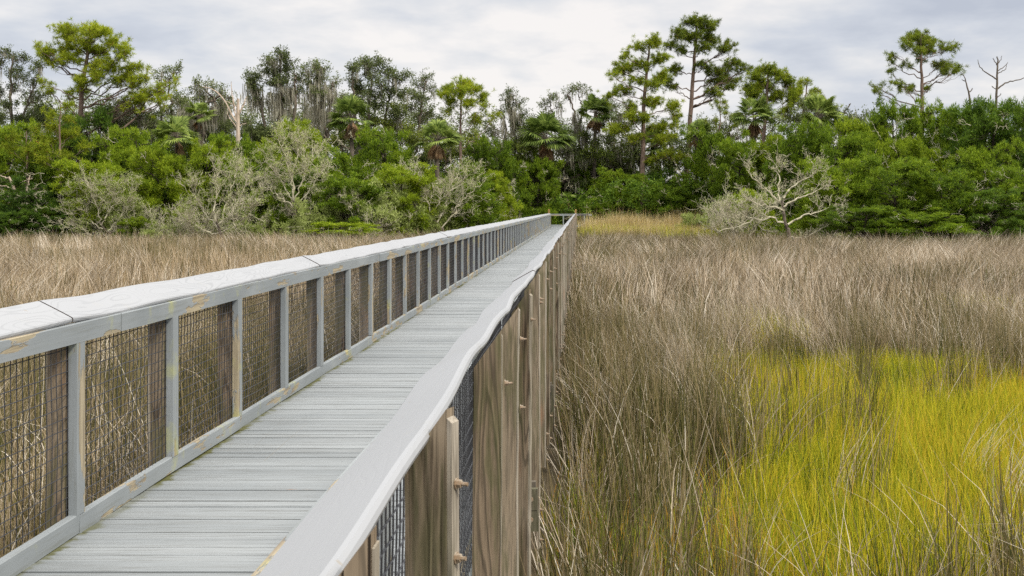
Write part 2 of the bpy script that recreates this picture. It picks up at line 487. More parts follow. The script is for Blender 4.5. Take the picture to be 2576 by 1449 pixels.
cap_boards(left, -2.257, EYE - 0.499, -2.418, EYE - 0.416, [Z0 - 0.03 + 4.88 * i for i in range(-2, 18)] + [END], warp_fn(11, 0.0055, 0.002, Z0), M_cap)
# right
cap_boards(right, -0.455, EYE - 0.499, -0.303, EYE - 0.4165, [-3.0, 0.55, 7.8] + [0.54 + 4.88 * i for i in range(2, 19)] + [END], warp_fn(23, 0.012, 0.008, 0.95), M_cap_smooth)
long_boards('top_rail', left, -2.249, -2.287, RH1, RH2, 2.44, Z0 - 1.95 - 7.32, M_paint_y, 0.0035, 1)
long_boards('kerb_board', left, -2.249, -2.287, DECK + 0.003, RH0, 2.44, Z0 + 0.02 - 7.32, M_paint_y, 0.006, 2)
long_boards('top_rail', right, -0.463, -0.425, RH1, RH2, 2.44, -2.0, M_paint_y, 0.003, 3)
long_boards('kerb_board', right, -0.463, -0.425, DECK + 0.003, RH0, 2.44, -3.0, M_paint_y, 0.003, 4)
n_left = [Z0 + S * i for i in range(-5, 72) if Z0 + S * i < END - 0.1]
rr = random.Random(5)
bolt_far = Acc()
def far_bolt(x, y, z, sgn=1):
    V, Q = boxes([(x, y - .014, z - .014, x + sgn * .02, y + .014, z + .014), (x + sgn * .021, y - .007, z - .007, x + sgn * .05, y + .007, z + .007)])
    bolt_far.add(V, Q)
nb = 0
for i, yy in enumerate(n_left):
    link('baluster', UP, left, (-2.268, yy + 0.03, 0), rr.uniform(-.03, .03))
    if i % 1 == 0:
        link('post', POST_L[i % 5], left, (-2.335, yy + 0.02 + rr.uniform(-.03, .03), -.10 + rr.uniform(-.03, 0)), rr.uniform(-.08, .08))
    link('wire_panel', WIRE[i % 4], left, (-2.289, yy + 0.005, 0))
right_posts = [1.357, 2.19, 3.55, 4.40, 5.44, 6.25 + .60] + [8.05 + S * i for i in range(0, 69) if 8.05 + S * i < END]
tw = [0.0, -0.30, 0.02, -0.03, -0.22, -0.10, 0.02, -0.06, -0.15]
for i, yy in enumerate(right_posts):
    ang = tw[i] if i < len(tw) else rr.choice([0, -.05, -.12, .03, -.2])
    me = POST_R[i % 9]
    zoff = 0.0 if i < 3 else rr.uniform(-.012, .012)
    px = -0.283 + (0 if i < 3 else rr.uniform(-.006, .006))
    po = link('post', me, right, (px, yy, zoff), ang)
    po['zb'] = me['zb']
    zs = [EYE - 0.50 - 0.02 * (i % 3), me['zb'] + 0.05, me['zb'] + 0.23]
    if i % 2: zs.append(EYE - 0.76 + .1 * (i % 3))
    for q, bz in enumerate(zs):
        ox = 0.052
        if i < 24:
            link('bolt', bolt_me if q == 0 else bolt_short, po, (ox, rr.uniform(-.006, .006), bz))
        else:
            far_bolt(px + ox, yy, bz)
    # upright and wire behind it
for i in range(-4, 73):
    yy = 5.0 + S * i
    if yy > END - .3: break
    link('baluster', UP, right, (-0.444, yy, 0), rr.uniform(-.03, .03))
    link('wire_panel', WIRE[i % 4], right, (-0.420, yy, 0))
fb = link('bolt', bolt_far.build('far_bolts', [M_bolt]), right); fb['kind'] = 'stuff'
bpy.context.view_layer.update()
for e in (left, right): under(e)

# the stretch of railing that turns the corner at the far end
farrail = empty('railing', (-1.3, END + 2.2, DECK)); bpy.context.view_layer.update()
tag(farrail, 'short grey railing crossing the far end of the deck where the walk turns', 'railing', 'railings of the boardwalk')
V, Q = boxes([(-2.45, END + 2.21, RH2 + .003, 1.0, END + 2.36, RH2 + 0.03)]); link('cap_board', mesh('cap_board', V, [Q], [M_cap]), farrail)
V, Q = boxes([(-2.44, END + 2.22, RH1 - .04, 1.0, END + 2.26, RH2)]); link('top_rail', mesh('top_rail', V, [Q], [M_paint_x]), farrail)
V, Q = boxes([(-2.44, END + 2.22, DECK + .003, 1.0, END + 2.26, RH0 + .02)]); link('kerb_board', mesh('kerb_board', V, [Q], [M_paint_x]), farrail)
V, Q = boxes([(-.045, -.03, RH0 + .02, .045, .03, RH1 - .04)]); um = mesh('baluster', V, [Q], [M_paint_z])
for px in (-2.39, -1.32, 0.4): link('baluster', um, farrail, (px, END + 2.24, 0))
nearr = empty('railing', (1.0, END, DECK))
tag(nearr, 'brown weathered railing running off to the right behind the golden grass at the end', 'railing', 'railings of the boardwalk')
V, Q = boxes([(-0.16, END - .14, RH2 + .003, 0.75, END + 0.02, RH2 + 0.03)]); link('cap_board', mesh('cap_board', V, [Q], [M_cap]), nearr)
V, Q = boxes([(-0.16, END - .06, RH1, 0.74, END - 0.02, RH2)]); link('top_rail', mesh('top_rail', V, [Q], [M_beam]), nearr)
V, Q = boxes([(-.045, -.03, 0.3, .045, .03, RH1)]); um = mesh('post', V, [Q], [M_beam])
for px in (0.2, 0.72): link('post', um, nearr, (px, END - .04, 0))
bpy.context.view_layer.update()
for e in (farrail, nearr): under(e)
# two brown corner posts with pointed tops
V, Q = boxes([(-.075, -.075, -0.3, .075, .075, 2.62)])
a = Acc(); a.add(V, Q); a.add(np.array([(-.075, -.075, 2.621), (.075, -.075, 2.621), (.075, .075, 2.621), (-.075, .075, 2.621), (0, 0, 2.70)]), [[0, 1, 4], [1, 2, 4], [2, 3, 4], [3, 0, 4]])
pm = a.build('corner_post', [M_pile])
for px, py, lb in ((-2.5, END + 2.5, 'brown square post with pointed top where the left railing ends'), (-0.30, END + .1, 'brown square post with pointed top where the right railing ends')):
    tag(link('corner_post', pm, None, (px, py, -0.05)), lb, 'post', 'corner posts')
# ------------------------------------------------------------------ ground
b = NB('marsh_mud')
p = b.n('ShaderNodeNewGeometry').outputs['Position']
nz = b.noise(p, 2.5, 6.0, 0.65)
M_mud = b.bsdf(b.ramp(nz, [(0.3, (0.035, 0.028, 0.016)), (0.55, (0.085, 0.065, 0.035)), (0.8, (0.13, 0.105, 0.06))]), 0.9, nz, 0.05, 0.8, 0.2)
gx = np.concatenate([[-1500, -600, -250], np.arange(-120, 121, 2.0), [250, 600, 1500]])
gy = np.concatenate([[-300, -60], np.arange(-20, 141, 2.0), [250, 600, 1800]])
X, Y = np.meshgrid(gx, gy)
Zg = 0.05 * np.sin(X * .7) * np.cos(Y * .5) + 0.04 * np.sin(X * .23 + Y * .31)
Zg = np.where((np.abs(X) < 119) & (Y > -19) & (Y < 139), Zg, 0)
n1, n2 = X.shape
idx = np.arange(n1 * n2).reshape(n1, n2)
Q = np.stack([idx[:-1, :-1], idx[:-1, 1:], idx[1:, 1:], idx[1:, :-1]], -1).reshape(-1, 4)
tag(link('ground', mesh('ground', np.stack([X, Y, Zg], -1).reshape(-1, 3), [Q], [M_mud], smooth=True)), 'flat brown marsh mud under the grass', 'ground', kind='structure')

# ------------------------------------------------------------------ grasses
def mat_blade(name, cols, trans=0.25, rough=0.6, noise_sc=0.35):
    b = NB(name)
    isl = b.island(); p = b.n('ShaderNodeNewGeometry').outputs['Position']
    nz = b.noise(p, noise_sc, 3.0, 0.6)
    v = b.math('ADD', b.math('MULTIPLY', isl, 0.95), b.math('MULTIPLY_ADD', nz, 1.0, -0.48))
    v = b.math('ADD', v, b.math('MULTIPLY_ADD', b.rnd(), 0.2, -0.1))
    n = len(cols)
    col = b.ramp(v, [(i / (n - 1) * 0.9 + 0.05, c) for i, c in enumerate(cols)])
    return b.bsdf(col, rough, trans=trans, spec=0.25)
G_dead = mat_blade('dead_straw', [(0.11, 0.08, 0.04), (0.32, 0.245, 0.15), (0.50, 0.40, 0.28), (0.58, 0.49, 0.37), (0.72, 0.65, 0.53)], .2)
G_rush = mat_blade('needle_rush', [(0.028, 0.032, 0.008), (0.065, 0.070, 0.016), (0.115, 0.108, 0.030), (0.20, 0.155, 0.065), (0.32, 0.25, 0.14)], .15)
G_tan = mat_blade('tan_rush', [(0.09, 0.072, 0.024), (0.22, 0.165, 0.07), (0.37, 0.265, 0.14), (0.50, 0.38, 0.235), (0.62, 0.51, 0.36)], .2)
G_lime = mat_blade('yellow_cordgrass', [(0.08, 0.10, 0.008), (0.25, 0.30, 0.014), (0.47, 0.465, 0.020), (0.64, 0.57, 0.028), (0.62, 0.42, 0.04)], 0.35)
G_green = mat_blade('green_cordgrass', [(0.07, 0.12, 0.01), (0.17, 0.24, 0.015), (0.28, 0.33, 0.02), (0.42, 0.38, 0.04), (0.50, 0.26, 0.04)], 0.3)
G_gold = mat_blade('golden_reed', [(0.27, 0.20, 0.06), (0.48, 0.37, 0.15), (0.64, 0.50, 0.25), (0.74, 0.62, 0.38)], 0.3)
G_rod = mat_blade('yellow_herb', [(0.20, 0.25, 0.02), (0.42, 0.44, 0.03), (0.64, 0.58, 0.05)], 0.4)

def tuft(name, mat, n, rad, h, hvar, lean, bend, width, seed, segs=4, wind=(0.0, 0.0)):
    rr = np.random.default_rng(seed)
    ph = rr.random(n) * 2 * np.pi; r0 = rad * np.sqrt(rr.random(n))
    base = np.stack([r0 * np.cos(ph), r0 * np.sin(ph), np.full(n, -0.05)], 1)
    H = h * (1 + hvar * rr.normal(size=n)).clip(0.35, 1.6)
    az = rr.random(n) * 2 * np.pi
    ln = np.abs(rr.normal(0, lean, n)); bd = np.abs(rr.normal(0, bend, n))
    t = np.linspace(0, 1, segs + 1)
    ang = ln[:, None] + bd[:, None] * t[None] ** 1.5 * 1.6
    ang = np.minimum(ang, 2.3)
    dl = H[:, None] / segs
    dirx = np.sin(ang); dirz = np.cos(ang)
    hx = np.concatenate([np.zeros((n, 1)), np.cumsum(dirx[:, :-1] * dl, 1)], 1)
    hz = np.concatenate([np.zeros((n, 1)), np.cumsum(dirz[:, :-1] * dl, 1)], 1)
    P = base[:, None] + np.stack([hx * np.cos(az)[:, None] + wind[0] * hz * t, hx * np.sin(az)[:, None] + wind[1] * hz * t, hz], -1)
    wa = rr.random(n) * 2 * np.pi
    side = np.stack([np.cos(wa), np.sin(wa), np.zeros(n)], 1)
    W = width * (0.7 + 0.6 * rr.random(n))[:, None] * (1 - t[None] ** 2 * 0.9) * 0.5
    A = P - side[:, None] * W[..., None]; B = P + side[:, None] * W[..., None]
    V = np.stack([A, B], 2).reshape(-1, 3)
    m = segs + 1
    base_i = (np.arange(n) * m * 2)[:, None] + (np.arange(segs) * 2)[None]
    Q = np.stack([base_i, base_i + 1, base_i + 3, base_i + 2], -1).reshape(-1, 4)
    me = mesh(name, V, [Q], [mat])
    return bpy.data.objects.new(name, me)

def scatter(name, label, cat, protos, pts, scl, seed, tilt=0.06, kind='stuff', rz=None):
    """one object: tufts placed on points by a geometry node group"""
    rr = np.random.default_rng(seed)
    coll = bpy.data.collections.new(name + '_tufts')
    for i, pr in enumerate(protos):
        pr.name = '%s_tuft' % name; coll.objects.link(pr)
    n = len(pts)
    me = bpy.data.meshes.new(name); me.vertices.add(n)
    me.vertices.foreach_set('co', np.asarray(pts, np.float32).ravel())
    at = me.attributes.new('rot', 'FLOAT_VECTOR', 'POINT')
    rot = np.stack([rr.normal(0, tilt, n), rr.normal(0, tilt, n), rr.random(n) * 6.283 if rz is None else rz + rr.normal(0, .35, n)], 1).astype(np.float32)
    at.data.foreach_set('vector', rot.ravel())
    at = me.attributes.new('scl', 'FLOAT', 'POINT'); at.data.foreach_set('value', np.asarray(scl, np.float32))
    o = link(name, me)
    tag(o, label, cat, kind=kind)
    ng = bpy.data.node_groups.new(name + '_nodes', 'GeometryNodeTree')
    ng.interface.new_socket('Geometry', in_out='INPUT', socket_type='NodeSocketGeometry')
    ng.interface.new_socket('Geometry', in_out='OUTPUT', socket_type='NodeSocketGeometry')
    N, L = ng.nodes, ng.links
    gi = N.new('NodeGroupInput'); go = N.new('NodeGroupOutput')
    ip = N.new('GeometryNodeInstanceOnPoints'); ci = N.new('GeometryNodeCollectionInfo')
    ci.inputs['Collection'].default_value = coll
    ci.inputs['Separate Children'].default_value = True
    ci.inputs['Reset Children'].default_value = True
    ra = N.new('GeometryNodeInputNamedAttribute'); ra.data_type = 'FLOAT_VECTOR'; ra.inputs[0].default_value = 'rot'
    sa = N.new('GeometryNodeInputNamedAttribute'); sa.data_type = 'FLOAT'; sa.inputs[0].default_value = 'scl'
    ri = N.new('FunctionNodeRandomValue'); ri.data_type = 'INT'
    for s_ in ri.inputs:
        if s_.type == 'INT' and s_.name == 'Min': s_.default_value = 0
        if s_.type == 'INT' and s_.name == 'Max': s_.default_value = len(protos) - 1
    L.new(gi.outputs[0], ip.inputs['Points']); L.new(ci.outputs[0], ip.inputs['Instance'])
    ip.inputs['Pick Instance'].default_value = True
    iv = [q for q in ri.outputs if q.type == 'INT'][0]
    L.new(iv, ip.inputs['Instance Index'])
    L.new(ra.outputs[0], ip.inputs['Rotation']); L.new(sa.outputs[0], ip.inputs['Scale'])
    L.new(ip.outputs[0], go.inputs[0])
    md = o.modifiers.new('tufts', 'NODES'); md.node_group = ng
    return o

def vnoise(x, y, sc_, seed):
    """cheap smooth value noise, 0..1"""
    r_ = np.random.default_rng(seed); T = r_.random((64, 64))
    out = 0; amp = 0.6; tot = 0
    for o_ in range(3):
        u = x / sc_ * 2 ** o_ + 17.3 * o_; v = y / sc_ * 2 ** o_ + 5.1 * o_
        i = np.floor(u).astype(int); j = np.floor(v).astype(int); fu = u - i; fv = v - j
        fu = fu * fu * (3 - 2 * fu); fv = fv * fv * (3 - 2 * fv)
        g = lambda a, c: T[a % 64, c % 64]
        out = out + amp * ((g(i, j) * (1 - fu) + g(i + 1, j) * fu) * (1 - fv) + (g(i, j + 1) * (1 - fu) + g(i + 1, j + 1) * fu) * fv)
        tot += amp; amp *= 0.5
    return out / tot

def field(ymin, ymax, dens, seed):
    """random points in the area the picture (and a step aside from it) can see, off the boardwalk"""
    rr = np.random.default_rng(seed)
    w = lambda y_: 0.60 * y_ + 4.0
    w2 = lambda y_: 0.48 * y_ + 4.0
    A = (ymax - ymin) * (w(ymax) + w2(ymax))
    n = int(A * dens)
    y_ = ymin + (ymax - ymin) * rr.random(n); x_ = -w(ymax) + (w(ymax) + w2(ymax)) * rr.random(n)
    ok = (x_ > -w(y_)) & (x_ < w2(y_)) & ~((x_ > -2.5) & (x_ < -0.13))
    return x_[ok], y_[ok], rr.random(ok.sum())

def lime_mask(x, y):
    """how much of the short yellow cordgrass grows here, 0..1"""
    n = vnoise(x, y, 2.2, 3) - 0.5
    lb = -.2 + np.interp(y, [6, 8, 9.5, 11, 13, 15, 17, 19, 21], [1.4, 1.2, 1.3, 2.0, 2.3, 2.3, 2.2, 2.8, 4.5])
    m = np.clip((x - lb) * 1.1 + n * 3.6 + 0.3, 0, 1)
    n2_ = vnoise(x, y, 1.1, 77) - 0.5
    far = np.clip((18.6 - y) * 0.55 + n * 4.5 + n2_ * 5.0, 0, 1) ; near = np.clip((y - 6.2) * 0.8 + n * 1.6, 0, 1)
    main = m * far * near
    patch2 = np.clip(1.6 - ((x - 11.0) / 3.0) ** 2 - ((y - 25) / 1.8) ** 2 + n * 2, 0, 1) * 0.7
    patch3 = np.clip(1.2 - ((x - 3.4) / 1.0) ** 2 - ((y - 21.5) / 2.2) ** 2 + n * 2, 0, 1) * 0.8
    return np.maximum(np.maximum(main, patch2), patch3) * (x > 0)

# --- tuft kinds
T = lambda *a, **k: tuft('tuft', *a, **k)
rush = [T(G_rush, 26, .17, 0.95, .18, .12, .18, .0085, s) for s in (1, 2, 3, 4)]
dead = [T(G_dead, 17, .22, 0.95, .22, .28, .45, .0080, s) for s in (11, 12, 13)] + [T(G_dead, 12, .22, .95, .25, .95, .5, .008, 14), T(G_dead, 9, .22, 1.15, .2, .5, .9, .007, 15)]
tan_ = [T(G_tan, 24, .24, 0.90, .18, .16, .28, .008, s, wind=(.12, 0)) for s in (21, 22, 23)]
lime = [T(G_lime, 62, .22, 0.44, .28, .14, .30, .0066, s, 3) for s in (31, 32, 33, 34)]
grn = [T(G_green, 32, .24, 0.48, .28, .16, .35, .0085, s, 3) for s in (41, 42, 43)]
# coarser ones for far away
rush_f = [T(G_rush, 34, .42, 0.98, .20, .14, .20, .021, s, 3) for s in (51, 52, 53)]
dead_f = [T(G_dead, 26, .45, 0.98, .24, .25, .40, .020, s, 3) for s in (61, 62, 63)]
tan_f = [T(G_tan, 34, .50, 0.95, .18, .16, .25, .019, s, 3, wind=(.12, 0)) for s in (71, 72, 73)]

swept = [tuft('tuft', G_dead, 30, .22, 1.05, .18, .14, .30, .0085, s, 4, (w_, 0)) for s, w_ in ((111, .35), (112, .6), (113, .8))]
swept_f = [tuft('tuft', G_dead, 30, .40, 1.1, .18, .16, .30, .019, s, 3, (w_, 0)) for s, w_ in ((121, .4), (122, .7))]
rush_sw = [tuft('tuft', G_rush, 34, .22, 1.0, .18, .12, .22, .009, s, 4, (w_, 0)) for s, w_ in ((131, .25), (132, .45))]
def zpts(x, y): return np.stack([x, y, np.zeros(len(x))], 1)
x, y, u = field(1.5, 24, 38, 1)
lm = lime_mask(x, y)
nA = vnoise(x, y, 1.6, 9); nB = vnoise(x, y, 3.4, 10); nC = vnoise(x, y, 0.8, 12)
left_side = x < -1
# probabilities: sharply bounded patches of dark rush and pale straw over a low green floor
def sharp(n_, c_, k_=9.0): return 1 / (1 + np.exp(-(n_ - c_) * k_ * 4))
near = np.clip((9.6 - y) / 1.6, 0, 1)
inl = (lm > .45)
pr_, pd_ = sharp(nB, .50), sharp(nA, .50)
w_lime = np.where(left_side, 0.0, lm * 6.0)
w_grn = np.where(left_side, 0.9, 1.2 + 1.0 * near) * (1 - .75 * lm) * (y < 19)
w_rush = (0.15 + 2.4 * pr_) * np.where(inl, .05, 1.0) * (1 - .62 * near) + .10 * near
w_dead = (0.20 + 2.4 * (1 - pr_) * (.35 + pd_)) * np.where(inl, .035, 1.0) * (1 - .60 * near) + np.where(~left_side & (y < 7.7), 4.0, 0) + np.where((y > 18.5) & ~left_side, 2.5, 0) + .10 * near
w_tan = np.where(left_side, np.where(x > -8, .5, 1.2), 0.12) * np.where(inl, .03, 1.0)
# dark rush clump in front of the posts, as in the photo
cl = np.exp(-((x - .50) / .42) ** 2 - ((y - 9.6) / .8) ** 2)
w_rush = w_rush + 8 * cl + np.where(~left_side, 4.0 * np.exp(-((x - .2) / 1.9) ** 2) * np.clip((y - 9) / 2, 0, 1) * np.clip((26 - y) / 6, 0, 1), 0) + np.where(~left_side & (y < 7.7), 4.5, 0) + np.where(left_side & (x > -8), 4.5, 0)
# a second one on the bottom right
cl2 = np.exp(-((x - 3.0) / .9) ** 2 - ((y - 6.6) / .5) ** 2); w_rush = w_rush + 5 * cl2; w_dead = w_dead + 5 * np.exp(-((x - 1.6) / .6) ** 2 - ((y - 6.7) / .5) ** 2)
W = np.stack([w_lime, w_grn, w_rush, w_dead, w_tan], 1)
C = np.cumsum(W, 1) / W.sum(1)[:, None]
k = (u[:, None] > C).sum(1)
rr = np.random.default_rng(4)
nD = vnoise(x, y, 1.0, 91)
tall = (k >= 2)
open_ = (.18 + .9 * sharp(nD, .47)) * np.where(left_side, 1.0, np.interp(y, [5, 7.4, 8.0, 9, 13, 17], [1.2, 1.1, .5, .60, .85, 1.0]))
floor_ = np.exp(-((x - .9) / 1.5) ** 4 - ((y - 8.6) / 2.6) ** 4)
dens_keep = rr.random(len(x)) < np.where(tall & ~left_side, .78 * open_ * np.clip(1 - .72 * floor_ * (y > 7.7) + cl, 0, 1), np.where(tall, .72, np.where(lm > .4, 1.0, .9)))
sc_ = rr.uniform(.72, 1.12, len(x)) * np.where(tall, .82 + .36 * nD, 1.0)
# in front of the yellow patch the tall tufts stay lower and thinner
names = [('cordgrass', 'bright yellow-green cordgrass filling the sunny hollow right of the boardwalk', 'grass', lime),
         ('green_grass', 'low green cordgrass with orange tips growing between the rushes near the boardwalk', 'grass', grn),
         ('rush', 'dark olive needlerush standing in upright clumps', 'rushes', rush),
         ('straw', 'bleached dead rush stems leaning over and tangled', 'grass', dead),
         ('marsh_grass', 'tan brown marsh grass close beside the boardwalk', 'grass', tan_)]
for q, (nm, lb, ct, pr) in enumerate(names):
    s_ = (k == q) & dens_keep
    scatter(nm, lb, ct, pr, zpts(x[s_], y[s_]), sc_[s_], 20 + q, 0.08)
# long bleached stems fallen over across everything
flat_ = [T(G_dead, 12, .25, 1.05, .2, .85, .7, .0085, s, 6) for s in (101, 102, 103)]
xf, yf, uf = field(3, 30, 2.2, 77)
kf = (vnoise(xf, yf, 2.0, 55) > .42) & ((lime_mask(xf, yf) < .6) | (uf < .12))
scatter('fallen_stems', 'long bleached stems bent over and lying across the greener grass', 'grass', flat_, zpts(xf[kf], yf[kf]) + np.array([0, 0, .12]), .75 + .4 * uf[kf], 78, .12)
# clumps swept over by wind and tide, each patch its own way
xs, ys, us = field(6, 26, 5.0, 177)
ks = (vnoise(xs, ys, 1.3, 155) > .52) & ((lime_mask(xs, ys) < .55) | (us < .05)) & (us < np.where((xs > 0) & (ys < 11.5), .25, 1.0))
az = vnoise(xs, ys, 3.0, 156) * 9.0
half = us * 977 % 1.0 < .68
scatter('straw', 'swept-over clumps of bleached straw leaning together', 'grass', swept, zpts(xs, ys)[ks & half], (.75 + .35 * us)[ks & half], 178, .08, rz=az[ks & half])
scatter('rush', 'swept-over clumps of dark olive rush leaning together', 'rushes', rush_sw, zpts(xs, ys)[ks & ~half], (.75 + .35 * us)[ks & ~half], 179, .08, rz=az[ks & ~half])
xs, ys, us = field(24, 70, 1.1, 187); ks = vnoise(xs * .6, ys, 3.0, 165) > .5
az = vnoise(xs, ys, 6.0, 166) * 9.0
scatter('straw', 'swept-over pale straw clumps across the far marsh', 'grass', swept_f, zpts(xs, ys)[ks], (.85 + .35 * us)[ks], 188, .08, rz=az[ks])
# far field, thicker blades
x, y, u = field(22, 100, 3.6, 2)
ok = (y < np.where(x < -2, 84, 92)) & (rr.random(len(x)) < np.clip(1.25 - y / 120, .5, 1))
x, y, u = x[ok], y[ok], u[ok]
nA = vnoise(x * .45, y, 4.0, 19); nB = vnoise(x * .3, y, 7.0, 20)
L_ = x < -1
w_rush = np.where(L_, 0.15 + 1.2 * sharp(nB, .56) + .9 * (y > 54), 0.2 + 2.8 * sharp(nB, .52) + .8 * (y > 52))
w_dead = np.where(L_, 0.25 + 2.0 * np.exp(-((y - 28) / 7.0) ** 2), .7 + 1.4 * (y < 40) + 1.6 * sharp(nA, .52))
w_tan = np.where(L_, 1.6, 0.55)
# dark hollow in the rushes far right
w_rush = w_rush + np.where(~L_, 3.2 * np.exp(-((x - .5) / 2.2) ** 2) * (y < 50) + 2.2 * np.exp(-((y - 58) / 6.0) ** 2) * (nB > .45), 0)
w_dead = w_dead + np.where(~L_, 3.5 * np.exp(-((y - 24) / 4.0) ** 2) * (x > 3), 0)
dk = np.exp(-((x - 13.5) / 4.0) ** 2 - ((y - 32) / 2.6) ** 2); w_rush = w_rush + 22 * dk
W = np.stack([w_rush, w_dead, w_tan], 1); C = np.cumsum(W, 1) / W.sum(1)[:, None]
k = (u[:, None] > C).sum(1)
sc_ = rr.uniform(.8, 1.15, len(x)) * (1 + .15 * (vnoise(x, y, 5, 33) - .5))
for q, (nm, lb, ct, pr) in enumerate([('rush', 'olive rushes in dark bands across the far marsh', 'rushes', rush_f),
                                      ('straw', 'pale silvery dead stems across the middle of the marsh', 'grass', dead_f),
                                      ('marsh_grass', 'pinkish tan grass covering the marsh up to the trees', 'grass', tan_f)]):
    s_ = k == q
    scatter(nm, lb, ct, pr, zpts(x[s_], y[s_]), sc_[s_], 40 + q, 0.10)
# green cord grass showing low between the far stems (hollows)
x, y, u = field(19, 30, 9, 5); lm = lime_mask(x, y); s_ = (lm > .25) & (u < lm)
scatter('cordgrass', 'small patch of yellow-green cordgrass among the bleached stems farther back', 'grass', [T(G_lime, 70, .3, .62, .22, .10, .25, .009, s, 3) for s in (81, 82)], zpts(x[s_], y[s_]), np.full(s_.sum(), 1.1), 61)
# golden reeds and yellow herbs in front of the trees, right of the far end
rr = np.random.default_rng(8)
n = 1500
yy = rr.uniform(82, 99, n); xx = 0.3 + rr.random(n) * 12.5
keep = rr.random(n) < np.clip(1.2 - (xx - 9) / 4, .25, 1); xx, yy = xx[keep], yy[keep]
gold = [T(G_gold, 60, .5, 1.5, .2, .12, .25, .022, s, 3) for s in (91, 92, 93)]
scatter('golden_reed', 'tall golden reeds in front of the trees right of the far end of the boardwalk', 'reeds', gold, zpts(xx, yy), rr.uniform(.75, 1.25, len(xx)) * (0.75 + .55 * (yy > 90) * vnoise(xx, yy, 2.0, 48)), 70)
n = 900; yy = rr.uniform(79, 95, n); xx = 0.3 + rr.random(n) * 13
kk = vnoise(xx, yy, 3.0, 44) > .45; xx, yy = xx[kk], yy[kk]
scatter('yellow_herb', 'yellow flowering herbs along the front edge of the golden reeds', 'herbs', [T(G_rod, 60, .5, 1.15, .2, .2, .4, .035, s, 3) for s in (95, 96)], zpts(xx, yy), rr.uniform(.7, 1.2, len(xx)), 71)
# ------------------------------------------------------------------ trees
M_bark = mat_bark('grey_brown_bark', (0.07, 0.055, 0.04), (0.20, 0.165, 0.13))
M_pinebark = mat_bark('pine_bark', (0.09, 0.06, 0.045), (0.25, 0.18, 0.14))
M_darkbark = mat_bark('dark_bark', (0.02, 0.016, 0.012), (0.07, 0.055, 0.04))
M_lichen = mat_bark('lichen_bark', (0.30, 0.27, 0.18), (0.66, 0.61, 0.45), 2.0)
M_snag = mat_bark('bleached_bark', (0.33, 0.25, 0.18), (0.58, 0.48, 0.38), 2.0)
M_pine = mat_leaf('pine_needles', (0.08, 0.115, 0.010), (0.25, 0.32, 0.020), (0.48, 0.52, 0.035), 0.5, 0.7, (0.35, 0.13, 0.04))
M_pined = mat_leaf('pine_needles_olive', (0.07, 0.10, 0.010), (0.20, 0.26, 0.022), (0.38, 0.42, 0.04), 0.5, 0.7, (0.30, 0.14, 0.04))
M_oak = mat_leaf('oak_leaves', (0.045, 0.06, 0.018), (0.11, 0.14, 0.042), (0.21, 0.245, 0.08), 0.35, 0.7)
M_ced1 = mat_leaf('cedar_green', (0.045, 0.085, 0.006), (0.14, 0.225, 0.012), (0.29, 0.38, 0.020), 0.4, 0.5)
M_ced2 = mat_leaf('cedar_yellow_green', (0.09, 0.14, 0.006), (0.23, 0.32, 0.014), (0.40, 0.47, 0.028), 0.45, 0.5)
M_ced3 = mat_leaf('cedar_dark', (0.022, 0.05, 0.006), (0.075, 0.145, 0.012), (0.17, 0.26, 0.022), 0.35, 0.5)
M_sage = mat_leaf('pale_leaves', (0.16, 0.20, 0.04), (0.30, 0.36, 0.09), (0.45, 0.50, 0.18), 0.4, 0.5)
M_palm = mat_leaf('palm_fronds', (0.07, 0.11, 0.02), (0.18, 0.25, 0.05), (0.36, 0.43, 0.10), 0.35, 1.5)
M_palmdead = mat_leaf('dead_palm_fronds', (0.13, 0.07, 0.035), (0.27, 0.155, 0.08), (0.42, 0.29, 0.17), 0.25, 1.5)
M_moss = mat_leaf('spanish_moss', (0.17, 0.155, 0.115), (0.32, 0.295, 0.22), (0.48, 0.45, 0.35), 0.35, 1.5)

def W(u, v, Y): return np.array([(u - UC) * Y / F, Y, EYE + (VC - v) * Y / F])
def unit(v): return v / (np.linalg.norm(v, axis=-1, keepdims=True) + 1e-9)
def rdir(rr, n): return unit(rr.normal(size=(n, 3)))

def leaves(rr, C, n, r, L, w, up=0.0, out=None, flat=0.0):
    """n triangular leaves at each centre C; r start radius, L length, w width, up = upward bias"""
    m = len(C)
    d = rr.normal(size=(m, n, 3)); d[..., 2] += up
    if flat: d[..., 2] *= flat
    d = unit(d)
    st = C[:, None] + d * (r * rr.random((m, n, 1)))
    ln = L * (0.6 + 0.6 * rr.random((m, n, 1)))
    s = unit(np.cross(d, rr.normal(size=(m, n, 3))))
    wd = w * (0.6 + 0.7 * rr.random((m, n, 1))) * 0.5
    mid = st + d * ln * 0.45
    V = np.stack([st, mid - s * wd, st + d * ln, mid + s * wd], 2).reshape(-1, 3)
    Q = np.arange(m * n * 4).reshape(-1, 4)
    return V, Q
def needles(rr, C, n, L, w, up=0.0):
    m = len(C)
    d = rr.normal(size=(m, n, 3)); d[..., 2] += up; d = unit(d)
    ln = L * (0.7 + 0.5 * rr.random((m, n, 1)))
    s = unit(np.cross(d, rr.normal(size=(m, n, 3)))) * (w * 0.5)
    c = C[:, None]
    V = np.stack([c + d * 0.04 - s, c + d * 0.04 + s, c + d * ln], 2).reshape(-1, 3)
    return V, np.arange(m * n * 3).reshape(-1, 3)

